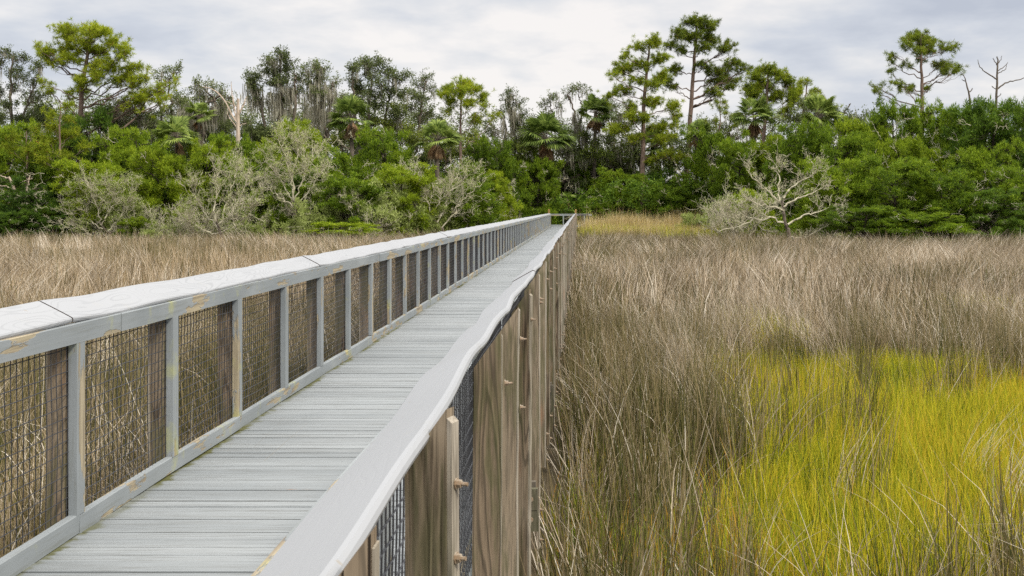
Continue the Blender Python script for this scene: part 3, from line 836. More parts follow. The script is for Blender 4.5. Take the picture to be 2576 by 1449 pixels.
def curve(A, B, bow, k, rr, rough):
    """(n,3)->(n,3) bowed, wandering polylines with k points"""
    t = np.linspace(0, 1, k)[None, :, None]
    n = len(A)
    P = A[:, None] * (1 - t) + B[:, None] * t
    P = P + bow[:, None] * (4 * t * (1 - t))
    L = np.linalg.norm(B - A, axis=1)[:, None, None]
    nz = rr.normal(size=(n, k, 3)); nz[:, 0] = 0; nz[:, -1] = 0
    return P + nz * rough * L * np.sqrt(t * (1 - t)) * 2

class Tree:
    def __init__(s, seed): s.rr = np.random.default_rng(seed); s.wood = Acc(); s.leaf = Acc(); s.moss = Acc(); s.tips = []
    def tube(s, P, r0, r1, sides=5, p=1.0):
        P = np.asarray(P, float)
        if P.ndim == 2: P = P[None]
        t = np.linspace(0, 1, P.shape[1])[None] ** p
        r0 = np.broadcast_to(np.asarray(r0, float), (P.shape[0],))[:, None]; r1 = np.broadcast_to(np.asarray(r1, float), (P.shape[0],))[:, None]
        V, Q = tubes(P, r0 * (1 - t) + r1 * t, sides); s.wood.add(V, Q)
    def smooth(s, pts, n=24, rough=0.0):
        pts = np.asarray(pts, float); t = np.linspace(0, len(pts) - 1, n)
        P = np.stack([np.interp(t, np.arange(len(pts)), pts[:, i]) for i in range(3)], 1)
        for _ in range(2): P[1:-1] = (P[:-2] + P[1:-1] * 2 + P[2:]) / 4
        if rough: P[1:-1] += s.rr.normal(size=(n - 2, 3)) * rough
        return P
    def crown(s, trunk, blobs, mode, limb_r=0.09, drop=0.35, gn=0.04, dens=1.0, moss=0.0, clump=None, tmin=0.2):
        """trunk (n,3); blobs rows (x,y,z,rx,ry,rz). limbs run from the trunk to each blob, twigs fill it"""
        rr = s.rr; T_ = np.asarray(trunk)
        for bx, by, bz, rx, ry, rz in blobs:
            c = np.array([bx, by, bz])
            dist = np.linalg.norm((c - T_)[:, :2], axis=1)
            target = bz - drop * (np.min(dist) + .5)
            i = int(np.argmin(np.abs(T_[:, 2] - target))); i = max(i, int(tmin * len(T_)))
            a = T_[i]
            L = np.linalg.norm(c - a)
            P = curve(a[None], c[None], np.array([[0, 0, -0.10 * L * drop]]), 9, rr, gn)[0]
            lr = min(limb_r * (0.30 + 0.09 * L), limb_r * 1.0)
            s.tube(P, lr, lr * .35, 5)
            vol = (rx * ry * rz) ** (1 / 3)
            nt = int(max(4, dens * 9 * (rx * rz + rx * ry + ry * rz)))
            d = rdir(rr, nt); rad = rr.random((nt, 1)) ** 0.4
            E = c + d * rad * np.array([rx, ry, rz])
            si = rr.integers(3, 9, nt)
            tt = np.clip(si, 0, 8)
            A = P[tt]
            LL = np.linalg.norm(E - A, axis=1)[:, None]
            TW_ = curve(A, E, rr.normal(size=(nt, 3)) * LL * 0.08 + np.array([0, 0, -0.05]) * LL, 6, rr, gn * 1.3)
            s.tube(TW_, lr * .30, 0.010, 3)
            C1 = np.concatenate([TW_[:, -1], TW_[:, -2] + rr.normal(size=(nt, 3)) * .12])
            s.foliage(C1, mode)
            if moss > 0:
                q = rr.random(nt) < moss
                s.hang(TW_[q][:, rr.integers(1, 5)], rr)
    def foliage(s, C, mode):
        rr = s.rr
        if mode == 'pine':
            C = np.concatenate([C, C + rr.normal(size=C.shape) * .2, C + rr.normal(size=C.shape) * .2])
            V, Q = needles(rr, C, 24, .34, .036, 0.5)
        elif mode == 'pine_thin':
            C = np.concatenate([C, C + rr.normal(size=C.shape) * .15])
            V, Q = needles(rr, C, 24, .34, .034, 0.35)
        elif mode == 'oak':
            C = np.concatenate([C + rr.normal(size=C.shape) * .16 for _ in range(3)])
            V, Q = leaves(rr, C, 13, .20, .16, .08)
        elif mode == 'oak_thin':
            C = np.concatenate([C + rr.normal(size=C.shape) * .16 for _ in range(2)])
            V, Q = leaves(rr, C, 12, .18, .15, .075)
        elif mode == 'cedar':
            C = np.concatenate([C + rr.normal(size=C.shape) * .20 for _ in range(3)])
            V, Q = leaves(rr, C, 12, .12, .26, .055, 0.7)
        elif mode == 'sage':
            C = np.concatenate([C + rr.normal(size=C.shape) * .2 for _ in range(2)])
            V, Q = leaves(rr, C, 9, .15, .20, .055, 0.5)
        s.leaf.add(V, Q)
    def hang(s, A, rr, big=1.0):
        """hanging moss: thin tapering strands in bundles"""
        n = len(A)
        if n == 0: return
        k = 7
        A = np.repeat(A, k, 0) + rr.normal(size=(n * k, 3)) * np.array([.13, .13, .06])
        L = big * np.repeat(rr.uniform(.35, 1.5, n), k) * rr.uniform(.45, 1.1, n * k)
        w = rr.uniform(.03, .085, n * k)
        az = rr.random(n * k) * 6.28; sd = np.stack([np.cos(az), np.sin(az), np.zeros(n * k)], 1)
        pts = []
        for t, ww in ((0, .5), (.35, 1.0), (.7, .7), (1.0, .12)):
            c = A - np.array([0, 0, 1.0]) * (L * t)[:, None] + rr.normal(size=(n * k, 3)) * .02 + np.array([.05, 0, 0]) * t
            pts += [c - sd * (w * ww * .5)[:, None], c + sd * (w * ww * .5)[:, None]]
        V = np.stack(pts, 1).reshape(-1, 3)
        b0 = (np.arange(n * k) * 8)[:, None]
        Q = np.concatenate([np.stack([b0 + i, b0 + i + 1, b0 + i + 3, b0 + i + 2], -1).reshape(-1, 4) for i in (0, 2, 4)])
        s.moss.add(V, Q)
    def place(s, name, base, label, cat, wood, leafm, leafname='crown', group='trees at the edge of the marsh', woodname='trunk'):
        """geometry is in world coordinates; re-base it on the foot of the tree"""
        o = empty(name, tuple(base))
        base = np.asarray(base)
        for acc, nm, mt in ((s.wood, woodname, wood), (s.leaf, leafname, leafm), (s.moss, 'hanging_moss', M_moss)):
            if acc.n:
                acc.V = [v - base for v in acc.V]
                c_ = link(nm, acc.build(nm, [mt]), o)
                if nm == 'hanging_moss': c_['kind'] = 'stuff'
        tag(o, label, cat, group)
        return o

def blobs_uv(Y, rows, depth=0.9, seed=0, jit=1.0):
    """rows of (u, v, ru, rv[, dy]) measured on the far plane at distance Y"""
    rr = np.random.default_rng(seed); out = []
    for r in rows:
        dy = r[4] if len(r) > 4 else rr.uniform(-1, 1) * 1.6 * jit
        c = W(r[0], r[1], Y); c[1] += dy
        rx = r[2] * Y / F; rz = r[3] * Y / F
        out.append((*c, rx, max(rx, rz) * depth, rz))
    return out
def trunk_uv(t, Y, pts, n=26, rough=0.02):
    P = [W(u, v, Y) for u, v in pts]
    P[0][2] = -0.1
    return t.smooth(P, n, rough)

# ---- pines
def pine(seed, Y, tr, blobs, r0, label, mode='pine', mat=None, drop=0.55, limb=0.085, dens=1.0, extra=None, r1=None):
    t = Tree(seed)
    P = trunk_uv(t, Y, tr); t.tube(P, r0, r1 or r0 * .25, 8, .9)
    t.crown(P, blobs_uv(Y, blobs, seed=seed), mode, limb, drop, 0.035, dens, tmin=.3)
    if extra: extra(t)
    return t.place('pine_tree', (P[0][0], P[0][1], 0), label, 'pine tree', M_pinebark, mat or M_pine)
pine(1, 88, [(200, 600), (199, 450), (202, 330), (203, 240), (215, 170), (225, 110), (240, 72)],
     [(165, 74, 40, 12), (215, 68, 45, 12), (262, 84, 40, 14), (145, 90, 26, 12), (300, 108, 34, 17), (115, 125, 30, 14), (160, 120, 34, 15), (205, 106, 34, 14),
      (250, 125, 36, 16), (335, 140, 26, 16), (92, 130, 14, 7), (130, 152, 30, 10), (185, 150, 28, 12), (230, 160, 24, 12), (290, 165, 40, 18), (345, 172, 26, 18),
      (262, 195, 34, 16), (320, 200, 36, 16), (215, 205, 30, 10), (358, 205, 24, 12), (345, 232, 34, 9), (380, 195, 12, 16), (120, 205, 16, 8), (180, 222, 26, 9), (150, 235, 18, 8),
      (395, 225, 22, 16), (435, 205, 14, 12), (372, 248, 34, 9), (420, 246, 20, 12), (100, 225, 18, 9)], 0.30,
     'tall umbrella-crowned pine with rust-red sprays, highest tree at the left end of the treeline', limb=.10)
pine(2, 108, [(1722, 560), (1728, 420), (1735, 330), (1740, 240), (1747, 150), (1752, 90), (1752, 52)],
     [(1745, 56, 40, 10), (1782, 66, 34, 14), (1705, 78, 30, 12), (1740, 92, 36, 14), (1795, 98, 32, 16), (1690, 108, 22, 10), (1830, 122, 26, 18), (1765, 125, 26, 12),
      (1710, 128, 22, 10), (1845, 158, 26, 14), (1815, 178, 34, 12), (1868, 175, 20, 10), (1775, 165, 26, 10), (1700, 172, 26, 9), (1672, 200, 26, 9), (1810, 202, 34, 9),
      (1850, 200, 24, 10), (1690, 215, 22, 8), (1790, 235, 24, 7), (1830, 222, 16, 7)], 0.31,
     'tallest pine of the treeline, straight bare trunk and broad open crown', mat=M_pined, limb=.12)
pine(3, 100, [(1614, 560), (1616, 440), (1618, 330), (1622, 230), (1630, 160), (1634, 110)],
     [(1640, 108, 30, 14), (1605, 118, 22, 14), (1590, 160, 24, 14), (1555, 172, 28, 13), (1538, 192, 16, 8), (1620, 165, 26, 14), (1660, 150, 26, 20), (1575, 145, 18, 12), (1668, 190, 22, 18), (1645, 215, 24, 14),
      (1600, 205, 22, 10), (1560, 226, 34, 9), (1530, 240, 16, 8), (1640, 255, 34, 14), (1690, 265, 24, 14), (1590, 262, 24, 10), (1610, 300, 34, 12), (1650, 318, 30, 10), (1690, 310, 26, 10),
      (1550, 325, 32, 8), (1580, 292, 22, 9), (1710, 285, 18, 16), (1670, 348, 30, 9), (1600, 345, 24, 8), (1715, 395, 22, 10), (1680, 390, 20, 8), (1640, 400, 18, 7)], 0.27,
     'layered pine with many bright tufts, standing left of the tallest pine', limb=.10, drop=.45)
pine(4, 92, [(2317, 560), (2318, 400), (2319, 300), (2320, 230), (2316, 150), (2318, 85)],
     [(2320, 82, 36, 10), (2290, 96, 28, 10), (2355, 95, 30, 10), (2270, 118, 22, 9), (2322, 110, 30, 10), (2378, 118, 28, 12), (2250, 132, 14, 6), (2300, 132, 22, 7), (2350, 122, 24, 10),
      (2235, 148, 12, 6), (2330, 145, 14, 8), (2282, 164, 16, 7), (2362, 162, 22, 8), (2395, 158, 24, 9), (2425, 168, 18, 10), (2385, 178, 26, 7), (2250, 175, 12, 4),
      (2215, 212, 18, 6), (2250, 214, 22, 6), (2278, 222, 18, 5), (2208, 224, 12, 5), (2300, 218, 16, 7), (2335, 222, 10, 6), (2330, 290, 10, 6)], 0.25,
     'solitary open-crowned pine rising from the dense green trees on the right', mat=M_pined, drop=.5, mode='pine_thin', dens=1.3)
pine(5, 92, [(1158, 560), (1158, 440), (1159, 330), (1160, 260), (1162, 215)],
     [(1160, 206, 26, 9), (1130, 220, 24, 10), (1195, 220, 26, 10), (1108, 240, 16, 9), (1160, 232, 30, 9), (1212, 240, 18, 9), (1140, 252, 22, 7), (1185, 262, 24, 8), (1222, 268, 14, 7),
      (1245, 282, 12, 6), (1200, 298, 22, 6), (1130, 280, 12, 6)], 0.16,
     'small round-topped thin-trunked pine left of the far end of the walk', drop=.8, limb=.06, dens=1.3)
pine(6, 98, [(1905, 560), (1915, 420), (1925, 300), (1930, 220), (1932, 185)],
     [(1930, 176, 30, 12), (1900, 195, 26, 12), (1960, 190, 30, 13), (1880, 225, 20, 14), (1925, 210, 34, 14), (1985, 205, 24, 13), (2010, 222, 24, 12), (1895, 240, 24, 12), (1950, 240, 34, 14),
      (1990, 245, 24, 12), (1870, 260, 16, 9), (1920, 270, 26, 9), (1975, 275, 20, 9)], 0.24,
     'dense rounded bright green pine crown right of the tallest pine', drop=.9, dens=1.35)
pine(7, 101, [(2010, 560), (2015, 400), (2022, 290), (2030, 215)],
     [(2030, 205, 22, 8), (2060, 225, 22, 8), (2085, 248, 18, 8), (2045, 245, 22, 8), (2105, 270, 14, 7), (2070, 268, 22, 8), (2000, 235, 16, 8)], 0.2,
     'thin-needled pine whose sparse crown slopes down to the right behind the dense rounded pine', mat=M_pined, drop=.9, mode='pine_thin', dens=1.2)
pine(8, 104, [(1806, 560), (1808, 420), (1810, 330), (1812, 240)],
     [(1812, 236, 12, 10), (1828, 255, 14, 7), (1796, 262, 12, 6), (1835, 285, 14, 6), (1795, 300, 16, 6), (1815, 275, 10, 8), (1770, 310, 12, 6), (1840, 320, 12, 6)], 0.12,
     'slender sparse young pine just right of the tallest trunk', mat=M_pined, mode='pine_thin', limb=.05)
pine(9, 80, [(150, 600), (152, 420), (150, 320), (152, 262)],
     [(152, 262, 12, 14), (140, 290, 14, 12), (165, 300, 14, 10), (120, 318, 20, 12), (178, 330, 16, 10), (150, 340, 26, 10), (100, 350, 16, 9), (190, 365, 18, 9), (128, 372, 22, 9), (170, 395, 22, 8), (110, 405, 16, 8)], 0.12,
     'young pine with upright candle tufts below the tall pine on the left', drop=.6, limb=.05, dens=1.3)
pine(10, 82, [(70, 600), (68, 420), (66, 330)],
     [(66, 322, 12, 12), (52, 345, 16, 10), (84, 350, 16, 10), (40, 372, 16, 9), (70, 378, 20, 9), (98, 385, 14, 8)], 0.12,
     'young pine with pale candle tufts near the left edge of the wood', drop=.6, limb=.05, dens=1.3)

# ---- live oaks with hanging moss
def oak(seed, Y, trunks, blobs, r0, label, moss=0.3, mode='oak', dens=0.9, mat=None, gn=0.075, wood=None, hangs=None, limb=.10):
    t = Tree(seed); first = None
    for q, tr in enumerate(trunks):
        P = trunk_uv(t, Y, tr, 26, .07)
        if q: P[0][2] = max(P[0][2], 0)
        if first is None: first = P
        t.tube(P, r0 * (1 if q == 0 else .8), r0 * .22, 6, .8)
    allP = [trunk_uv(Tree(seed + 900), Y, tr, 26, 0) for tr in trunks]
    for bl in blobs_uv(Y, [(b_[0], b_[1], b_[2] * 1.22, b_[3] * 1.28) for b_ in blobs], seed=seed, jit=.8):
        c = np.array(bl[:3]); best = min(allP, key=lambda p: np.min(np.linalg.norm(p - c, axis=1)))
        t.crown(best, [bl], mode, limb, .45, gn, dens, moss)
    if hangs:
        for u, v, wu, big, n in hangs:
            A = W(u, v, Y)[None] + t.rr.normal(size=(n, 3)) * np.array([wu * Y / F * .5, .5, .35])
            t.hang(A, t.rr, big)
    return t.place('live_oak', (first[0][0], first[0][1], 0), label, 'oak tree', wood or M_bark, mat or M_oak)
oak(21, 92, [[(20, 600), (15, 420), (30, 300), (25, 200), (35, 140)], [(60, 600), (75, 400), (60, 280), (95, 200)], [(-40, 600), (-30, 350), (-10, 200)]],
    [(10, 130, 22, 10), (45, 145, 24, 11), (85, 160, 20, 9), (105, 175, 12, 7), (30, 175, 22, 9), (-20, 150, 24, 12), (60, 190, 24, 9), (100, 205, 18, 8), (20, 215, 22, 8), (75, 235, 22, 8), (35, 260, 24, 10), (110, 240, 14, 8), (-15, 220, 24, 10), (0, 300, 26, 14), (55, 290, 24, 10)],
    .22, 'open dark-leaved oak with tangled bare limbs at the left edge of the picture', .22, 'oak_thin', 1.1, gn=.1)
oak(22, 90, [[(330, 600), (320, 400), (345, 300), (340, 250)]],
    [(270, 270, 30, 12), (330, 262, 26, 10), (370, 280, 26, 12), (300, 310, 36, 14), (390, 310, 26, 12), (350, 330, 34, 12), (260, 240, 16, 7)],
    .2, 'mossy oak with dull leaves half hidden below the umbrella-crowned pine', .6, 'oak_thin', 1.0, hangs=[(200, 285, 50, 1.0, 14), (95, 330, 40, 1.1, 10), (300, 290, 60, 1.2, 20)])
oak(23, 94, [[(470, 600), (450, 400), (432, 280), (425, 220), (428, 195), (460, 170)], [(432, 280), (400, 240), (405, 200)]],
    [(430, 178, 18, 7), (408, 176, 12, 5), (462, 168, 6, 4), (395, 190, 12, 5), (425, 200, 18, 8), (440, 240, 18, 10), (470, 255, 20, 9), (420, 275, 22, 10)],
    .16, 'broken-topped oak with a crooked bare branch reaching up beside the tall left pine', .3, 'oak_thin', 1.0, gn=.1, hangs=[(430, 280, 30, 1.0, 14), (410, 330, 24, 1.3, 12), (450, 300, 30, 1.2, 12)])
oak(24, 92, [[(505, 600), (500, 400), (520, 300), (545, 255), (520, 225), (490, 210)], [(520, 300), (505, 270), (555, 240), (585, 250)]],
    [(500, 205, 16, 6), (525, 212, 20, 7), (550, 222, 20, 8), (575, 240, 14, 7), (485, 235, 20, 9), (510, 245, 22, 9), (560, 260, 18, 9), (495, 270, 26, 10), (540, 285, 22, 9)],
    .2, 'twisted grey-limbed oak draped with moss left of the pale dead trunk', .55, 'oak_thin', .9, gn=.12, wood=M_bark, hangs=[(555, 270, 26, 1.1, 14), (480, 290, 30, 1.4, 18), (525, 300, 26, 1.2, 10)])
oak(25, 94, [[(700, 600), (690, 430), (700, 330), (706, 250), (704, 180), (712, 135)], [(700, 340), (660, 270), (640, 210)], [(702, 300), (745, 240), (740, 180)]],
    [(712, 140, 22, 10), (690, 155, 20, 10), (735, 158, 18, 10), (705, 175, 30, 12), (672, 178, 16, 8), (640, 195, 24, 10), (620, 210, 14, 7), (745, 190, 20, 12), (695, 205, 34, 12), (655, 222, 22, 9), (730, 222, 24, 12), (700, 245, 28, 10), (640, 245, 18, 7),
     (640, 330, 34, 16), (690, 340, 40, 18), (735, 325, 30, 14), (660, 365, 40, 14)],
    .24, 'tall ragged-crowned oak with long grey moss, right of the pale dead trunk', .55, 'oak', .85, hangs=[(645, 235, 28, 1.5, 22), (700, 235, 40, 1.6, 34), (715, 270, 30, 1.3, 20), (735, 215, 20, 1.0, 12)])
oak(26, 96, [[(830, 600), (815, 430), (820, 350), (806, 260), (800, 200), (795, 165)], [(810, 300), (830, 240), (838, 205)]],
    [(790, 160, 20, 8), (815, 170, 20, 9), (775, 175, 16, 8), (800, 188, 28, 10), (838, 200, 14, 10), (785, 210, 24, 9), (822, 222, 18, 10), (800, 235, 24, 9)],
    .2, 'narrow oak almost covered by long curtains of grey moss, left of the dense-leaved oak', .6, 'oak_thin', 1.0, hangs=[(800, 225, 40, 1.9, 44), (810, 275, 26, 1.9, 30), (785, 210, 24, 1.3, 14), (835, 235, 14, 1.4, 10)])
oak(27, 96, [[(930, 600), (935, 420), (930, 340), (925, 270), (935, 210), (925, 165)], [(932, 320), (975, 260), (990, 215)], [(928, 300), (890, 240), (885, 190)]],
    [(920, 156, 24, 9), (955, 158, 22, 9), (895, 172, 22, 9), (975, 178, 20, 9), (880, 195, 20, 10), (930, 185, 22, 9), (960, 205, 20, 9), (1000, 200, 18, 10), (1025, 190, 16, 7), (905, 222, 26, 10), (985, 230, 22, 9), (940, 240, 26, 9), (885, 250, 20, 10), (1015, 232, 22, 10), (960, 265, 26, 9), (1000, 285, 24, 10)],
    .22, 'broad rounded oak with dark open foliage, right of the moss-curtained oak', .18, 'oak', 1.0, gn=.09)
oak(28, 100, [[(1045, 600), (1040, 420), (1055, 320), (1062, 250), (1072, 205)]],
    [(1072, 192, 18, 8), (1050, 208, 18, 8), (1082, 220, 14, 10), (1040, 240, 20, 9), (1068, 245, 22, 10), (1030, 270, 22, 9), (1080, 275, 20, 9), (1055, 290, 26, 9), (1100, 300, 24, 12), (1120, 330, 30, 14)],
    .18, 'thin-leaved oak filling the gap left of the small round-topped pine', .2, 'oak_thin', 1.2, gn=.09)
oak(29, 100, [[(1330, 600), (1318, 440), (1300, 360), (1285, 300), (1292, 250)], [(1300, 360), (1270, 310), (1262, 280)]],
    [(1290, 236, 18, 7), (1270, 250, 18, 6), (1308, 256, 14, 7), (1285, 268, 20, 8), (1320, 285, 16, 8), (1262, 285, 16, 7), (1300, 310, 22, 10), (1335, 320, 16, 9)],
    .2, 'small mossy oak with a flat tufted top above the last stretch of the left railing', .5, 'oak_thin', 1.0, gn=.12, hangs=[(1292, 290, 14, 1.6, 26), (1272, 320, 16, 1.1, 10), (1310, 330, 14, 1.2, 10)])
oak(30, 106, [[(1440, 600), (1440, 420), (1448, 320), (1440, 260), (1425, 240), (1440, 225)], [(1448, 320), (1462, 270), (1455, 230)], [(1395, 600), (1392, 400), (1388, 300), (1385, 265)]],
    [(1390, 245, 18, 7), (1370, 262, 14, 6), (1405, 262, 12, 7), (1440, 222, 20, 6), (1460, 218, 14, 6), (1425, 235, 12, 5), (1475, 232, 10, 5), (1385, 290, 16, 8), (1410, 310, 18, 9), (1450, 330, 20, 9)],
    .18, 'spindly oak with curling bare limbs above the far end of the boardwalk', .3, 'oak_thin', 1.0, gn=.14, hangs=[(1388, 300, 14, 1.3, 14), (1445, 300, 12, 1.5, 18)])
oak(31, 106, [[(1560, 600), (1555, 440), (1545, 360), (1530, 300), (1535, 260)]],
    [(1535, 262, 30, 10), (1505, 275, 20, 9), (1565, 285, 22, 9), (1580, 310, 20, 9), (1520, 300, 20, 9), (1600, 350, 26, 12), (1545, 400, 30, 14)],
    .2, 'oak hung with long moss tangled with a palm, left of the layered pine', .4, 'oak_thin', 1.1, hangs=[(1470, 335, 10, 1.9, 20), (1550, 300, 14, 1.5, 16), (1570, 370, 30, 1.7, 22), (1590, 400, 24, 1.4, 14), (1545, 385, 20, 1.6, 12)])
oak(32, 98, [[(2090, 600), (2080, 420), (2070, 320), (2050, 260)], [(2075, 340), (2120, 290), (2140, 260)]],
    [(2010, 262, 26, 10), (2050, 268, 26, 9), (2090, 282, 24, 9), (2125, 292, 22, 9), (2150, 305, 20, 9), (2070, 300, 28, 10), (2030, 290, 24, 9), (2110, 318, 26, 10), (2150, 335, 22, 9), (1990, 300, 20, 10)],
    .18, 'thin olive-leaved oak on the slope of crowns between the rounded pine and the dense cedars', .08, 'oak_thin', 1.3)
oak(33, 103, [[(1372, 600), (1378, 480), (1385, 440), (1420, 415), (1455, 408)], [(1378, 500), (1400, 462), (1440, 450), (1460, 440)], [(1375, 520), (1362, 440), (1372, 390)]],
    [(1450, 400, 20, 9), (1420, 430, 20, 9), (1395, 455, 22, 10), (1450, 460, 22, 10), (1375, 410, 20, 10)],
    .42, 'leaning black-trunked oak directly behind the far end of the boardwalk', .5, 'oak_thin', .9, wood=M_darkbark, hangs=[(1350, 410, 16, 1.2, 10), (1375, 420, 14, 1.1, 8)])

M_mid = mat_leaf('bay_leaves', (0.04, 0.06, 0.010), (0.13, 0.17, 0.025), (0.27, 0.31, 0.05), 0.35, 0.7)
oak(34, 98, [[(1270, 600), (1275, 480), (1265, 420), (1280, 370)], [(1340, 600), (1335, 470), (1350, 400)]],
    [(1255, 380, 24, 12), (1290, 365, 24, 10), (1325, 375, 22, 12), (1270, 405, 28, 12), (1310, 400, 26, 12), (1350, 400, 24, 12), (1240, 425, 24, 12), (1290, 440, 30, 14), (1340, 440, 26, 12), (1370, 420, 16, 10), (1325, 350, 16, 9)],
    .14, 'leafy sapling oak above the last stretch of the left railing', .15, 'oak', 1.1, mat=M_mid)
oak(35, 104, [[(1470, 600), (1475, 460), (1465, 400), (1480, 350)], [(1530, 600), (1530, 450), (1545, 380)]],
    [(1470, 345, 20, 11), (1500, 360, 22, 10), (1450, 370, 18, 10), (1530, 345, 20, 10), (1480, 385, 26, 12), (1520, 395, 24, 12), (1560, 375, 22, 12), (1500, 420, 26, 12), (1545, 420, 26, 12), (1575, 405, 20, 10), (1510, 315, 16, 9)],
    .14, 'leafy oak surrounding the shaggy moss-covered palm', .4, 'oak_thin', 1.2, mat=M_mid)
oak(36, 106, [[(1670, 600), (1668, 470), (1660, 420), (1672, 370)], [(1760, 600), (1765, 450), (1760, 380)]],
    [(1655, 365, 20, 10), (1690, 350, 20, 10), (1640, 395, 22, 12), (1680, 390, 22, 11), (1720, 375, 20, 10), (1700, 410, 24, 12), (1755, 350, 20, 12), (1785, 330, 18, 10), (1770, 375, 22, 12), (1740, 400, 22, 12), (1655, 430, 24, 12), (1610, 400, 22, 12), (1590, 375, 18, 10)],
    .14, 'leafy oak filling the gap between the two big pine trunks', .25, 'oak', 1.0, mat=M_mid)
oak(37, 98, [[(1125, 600), (1120, 460), (1125, 390)], [(1200, 600), (1200, 440), (1205, 360)]],
    [(1075, 335, 24, 12), (1115, 320, 20, 10), (1145, 350, 22, 12), (1185, 340, 20, 11), (1205, 360, 22, 12), (1170, 380, 26, 12), (1125, 385, 28, 13), (1215, 395, 22, 12), (1085, 380, 24, 12)],
    .13, 'leafy oak around the lower trunk of the small round-topped pine', .2, 'oak', 1.0, mat=M_mid)
oak(38, 96, [[(870, 600), (870, 460), (860, 380), (865, 320)], [(1000, 600), (1005, 460), (1010, 330)]],
    [(860, 310, 22, 12), (895, 330, 26, 12), (935, 300, 26, 12), (975, 310, 26, 12), (1010, 320, 24, 12), (915, 350, 30, 14), (960, 350, 30, 14), (1040, 345, 24, 12), (850, 350, 22, 12), (1000, 270, 22, 10)],
    .15, 'leafy oak below the broad rounded oak, behind the left palm', .25, 'oak', 1.0, mat=M_mid)
oak(39, 94, [[(640, 600), (645, 480), (650, 400), (655, 350)], [(560, 600), (560, 460), (550, 360)], [(770, 600), (770, 460), (775, 380)]],
    [(640, 335, 30, 12), (680, 345, 30, 12), (660, 370, 34, 14), (560, 320, 26, 11), (530, 340, 24, 11), (555, 355, 28, 12), (510, 320, 22, 10), (620, 375, 26, 12), (775, 345, 20, 12), (770, 375, 24, 12), (470, 300, 24, 10), (480, 330, 26, 12)],
    .15, 'grey-green leafy oak on both sides of the pale dead trunk', .35, 'oak', 1.0)
oak(40, 92, [[(290, 600), (290, 450), (280, 350), (270, 300)], [(110, 600), (100, 450), (95, 330)]],
    [(260, 285, 26, 12), (300, 275, 26, 11), (340, 300, 26, 12), (290, 310, 30, 13), (230, 300, 24, 12), (90, 275, 26, 12), (60, 300, 26, 12), (120, 300, 24, 12), (30, 330, 26, 12), (380, 290, 22, 11), (410, 320, 22, 12)],
    .15, 'leafy moss-draped oak behind the young candle-tufted pines', .45, 'oak', 1.0)

oak(41, 98, [[(570, 600), (560, 420), (545, 330), (560, 270)], [(480, 600), (470, 420), (475, 300)]],
    [(560, 258, 22, 9), (530, 250, 20, 9), (585, 275, 20, 9), (545, 290, 26, 11), (500, 265, 20, 9), (470, 260, 20, 9), (455, 285, 22, 10), (515, 300, 26, 11), (575, 310, 26, 11), (620, 300, 22, 10)],
    .15, 'grey mossy oak crowns filling the space behind the twisted oak', .7, 'oak_thin', 1.0, hangs=[(540, 280, 40, 1.2, 20), (470, 290, 30, 1.2, 14)])
oak(42, 100, [[(860, 600), (855, 420), (865, 320), (858, 260)]],
    [(858, 235, 18, 9), (845, 260, 20, 10), (875, 265, 18, 9), (860, 290, 24, 11), (765, 265, 16, 9), (750, 290, 20, 10), (780, 300, 20, 10)],
    .15, 'small mossy oak between the moss-curtained oak and the broad rounded oak', .6, 'oak_thin', 1.0, hangs=[(855, 270, 24, 1.2, 14), (765, 290, 20, 1.2, 12)])
oak(43, 103, [[(1360, 600), (1350, 440), (1340, 360), (1345, 310)], [(1425, 600), (1420, 430), (1412, 340)]],
    [(1335, 310, 18, 9), (1355, 335, 20, 10), (1320, 340, 18, 9), (1415, 330, 20, 10), (1400, 355, 20, 10), (1435, 350, 20, 10), (1345, 365, 22, 11), (1430, 380, 22, 11), (1240, 330, 18, 9), (1225, 305, 14, 7)],
    .15, 'mossy oak crowns close behind the large-fronded palm', .6, 'oak_thin', 1.1, hangs=[(1340, 350, 24, 1.2, 16), (1415, 360, 20, 1.3, 14)])
oak(44, 108, [[(1840, 600), (1842, 430), (1835, 350), (1840, 300)], [(1770, 600), (1775, 400), (1780, 330)]],
    [(1840, 295, 18, 9), (1860, 310, 20, 10), (1815, 320, 18, 9), (1780, 320, 20, 9), (1760, 345, 20, 10), (1845, 340, 24, 11), (1800, 350, 22, 10), (1880, 330, 18, 10)],
    .14, 'thin oak crowns between the tallest pine trunk and the palm with light green fans', .15, 'oak_thin', 1.1, mat=M_mid)

# ---- bare dead trees
def snag(seed, Y, lines, r0, label, wood, cat='dead tree', name='dead_tree', twigs=0):
    t = Tree(seed); P0 = None
    for q, (tr, ra, rb) in enumerate(lines):
        P = t.smooth([W(u, v, Y) for u, v in tr], 14, 0.02)
        if q == 0: P[0][2] = -0.1; P0 = P
        t.tube(P, ra, rb, 6)
    return t.place(name, (P0[0][0], P0[0][1], 0), label, cat, wood, M_oak)
snag(41, 84, [([(598, 600), (600, 470), (599, 380), (598, 300), (599, 248)], .24, .10), ([(598, 310), (580, 285), (560, 240), (530, 222), (510, 218)], .08, .03), ([(599, 290), (614, 262), (620, 243)], .09, .03),
              ([(594, 300), (588, 262), (583, 240)], .06, .02), ([(590, 268), (583, 235), (582, 205)], .05, .02), ([(597, 322), (578, 300), (570, 280)], .05, .02), ([(600, 318), (612, 312), (620, 310)], .04, .02),
              ([(596, 360), (588, 352), (586, 345)], .03, .015), ([(598, 270), (578, 258), (556, 250)], .04, .02)],
     .24, 'pale bleached dead trunk with broken limbs standing above the green cedars', M_snag)
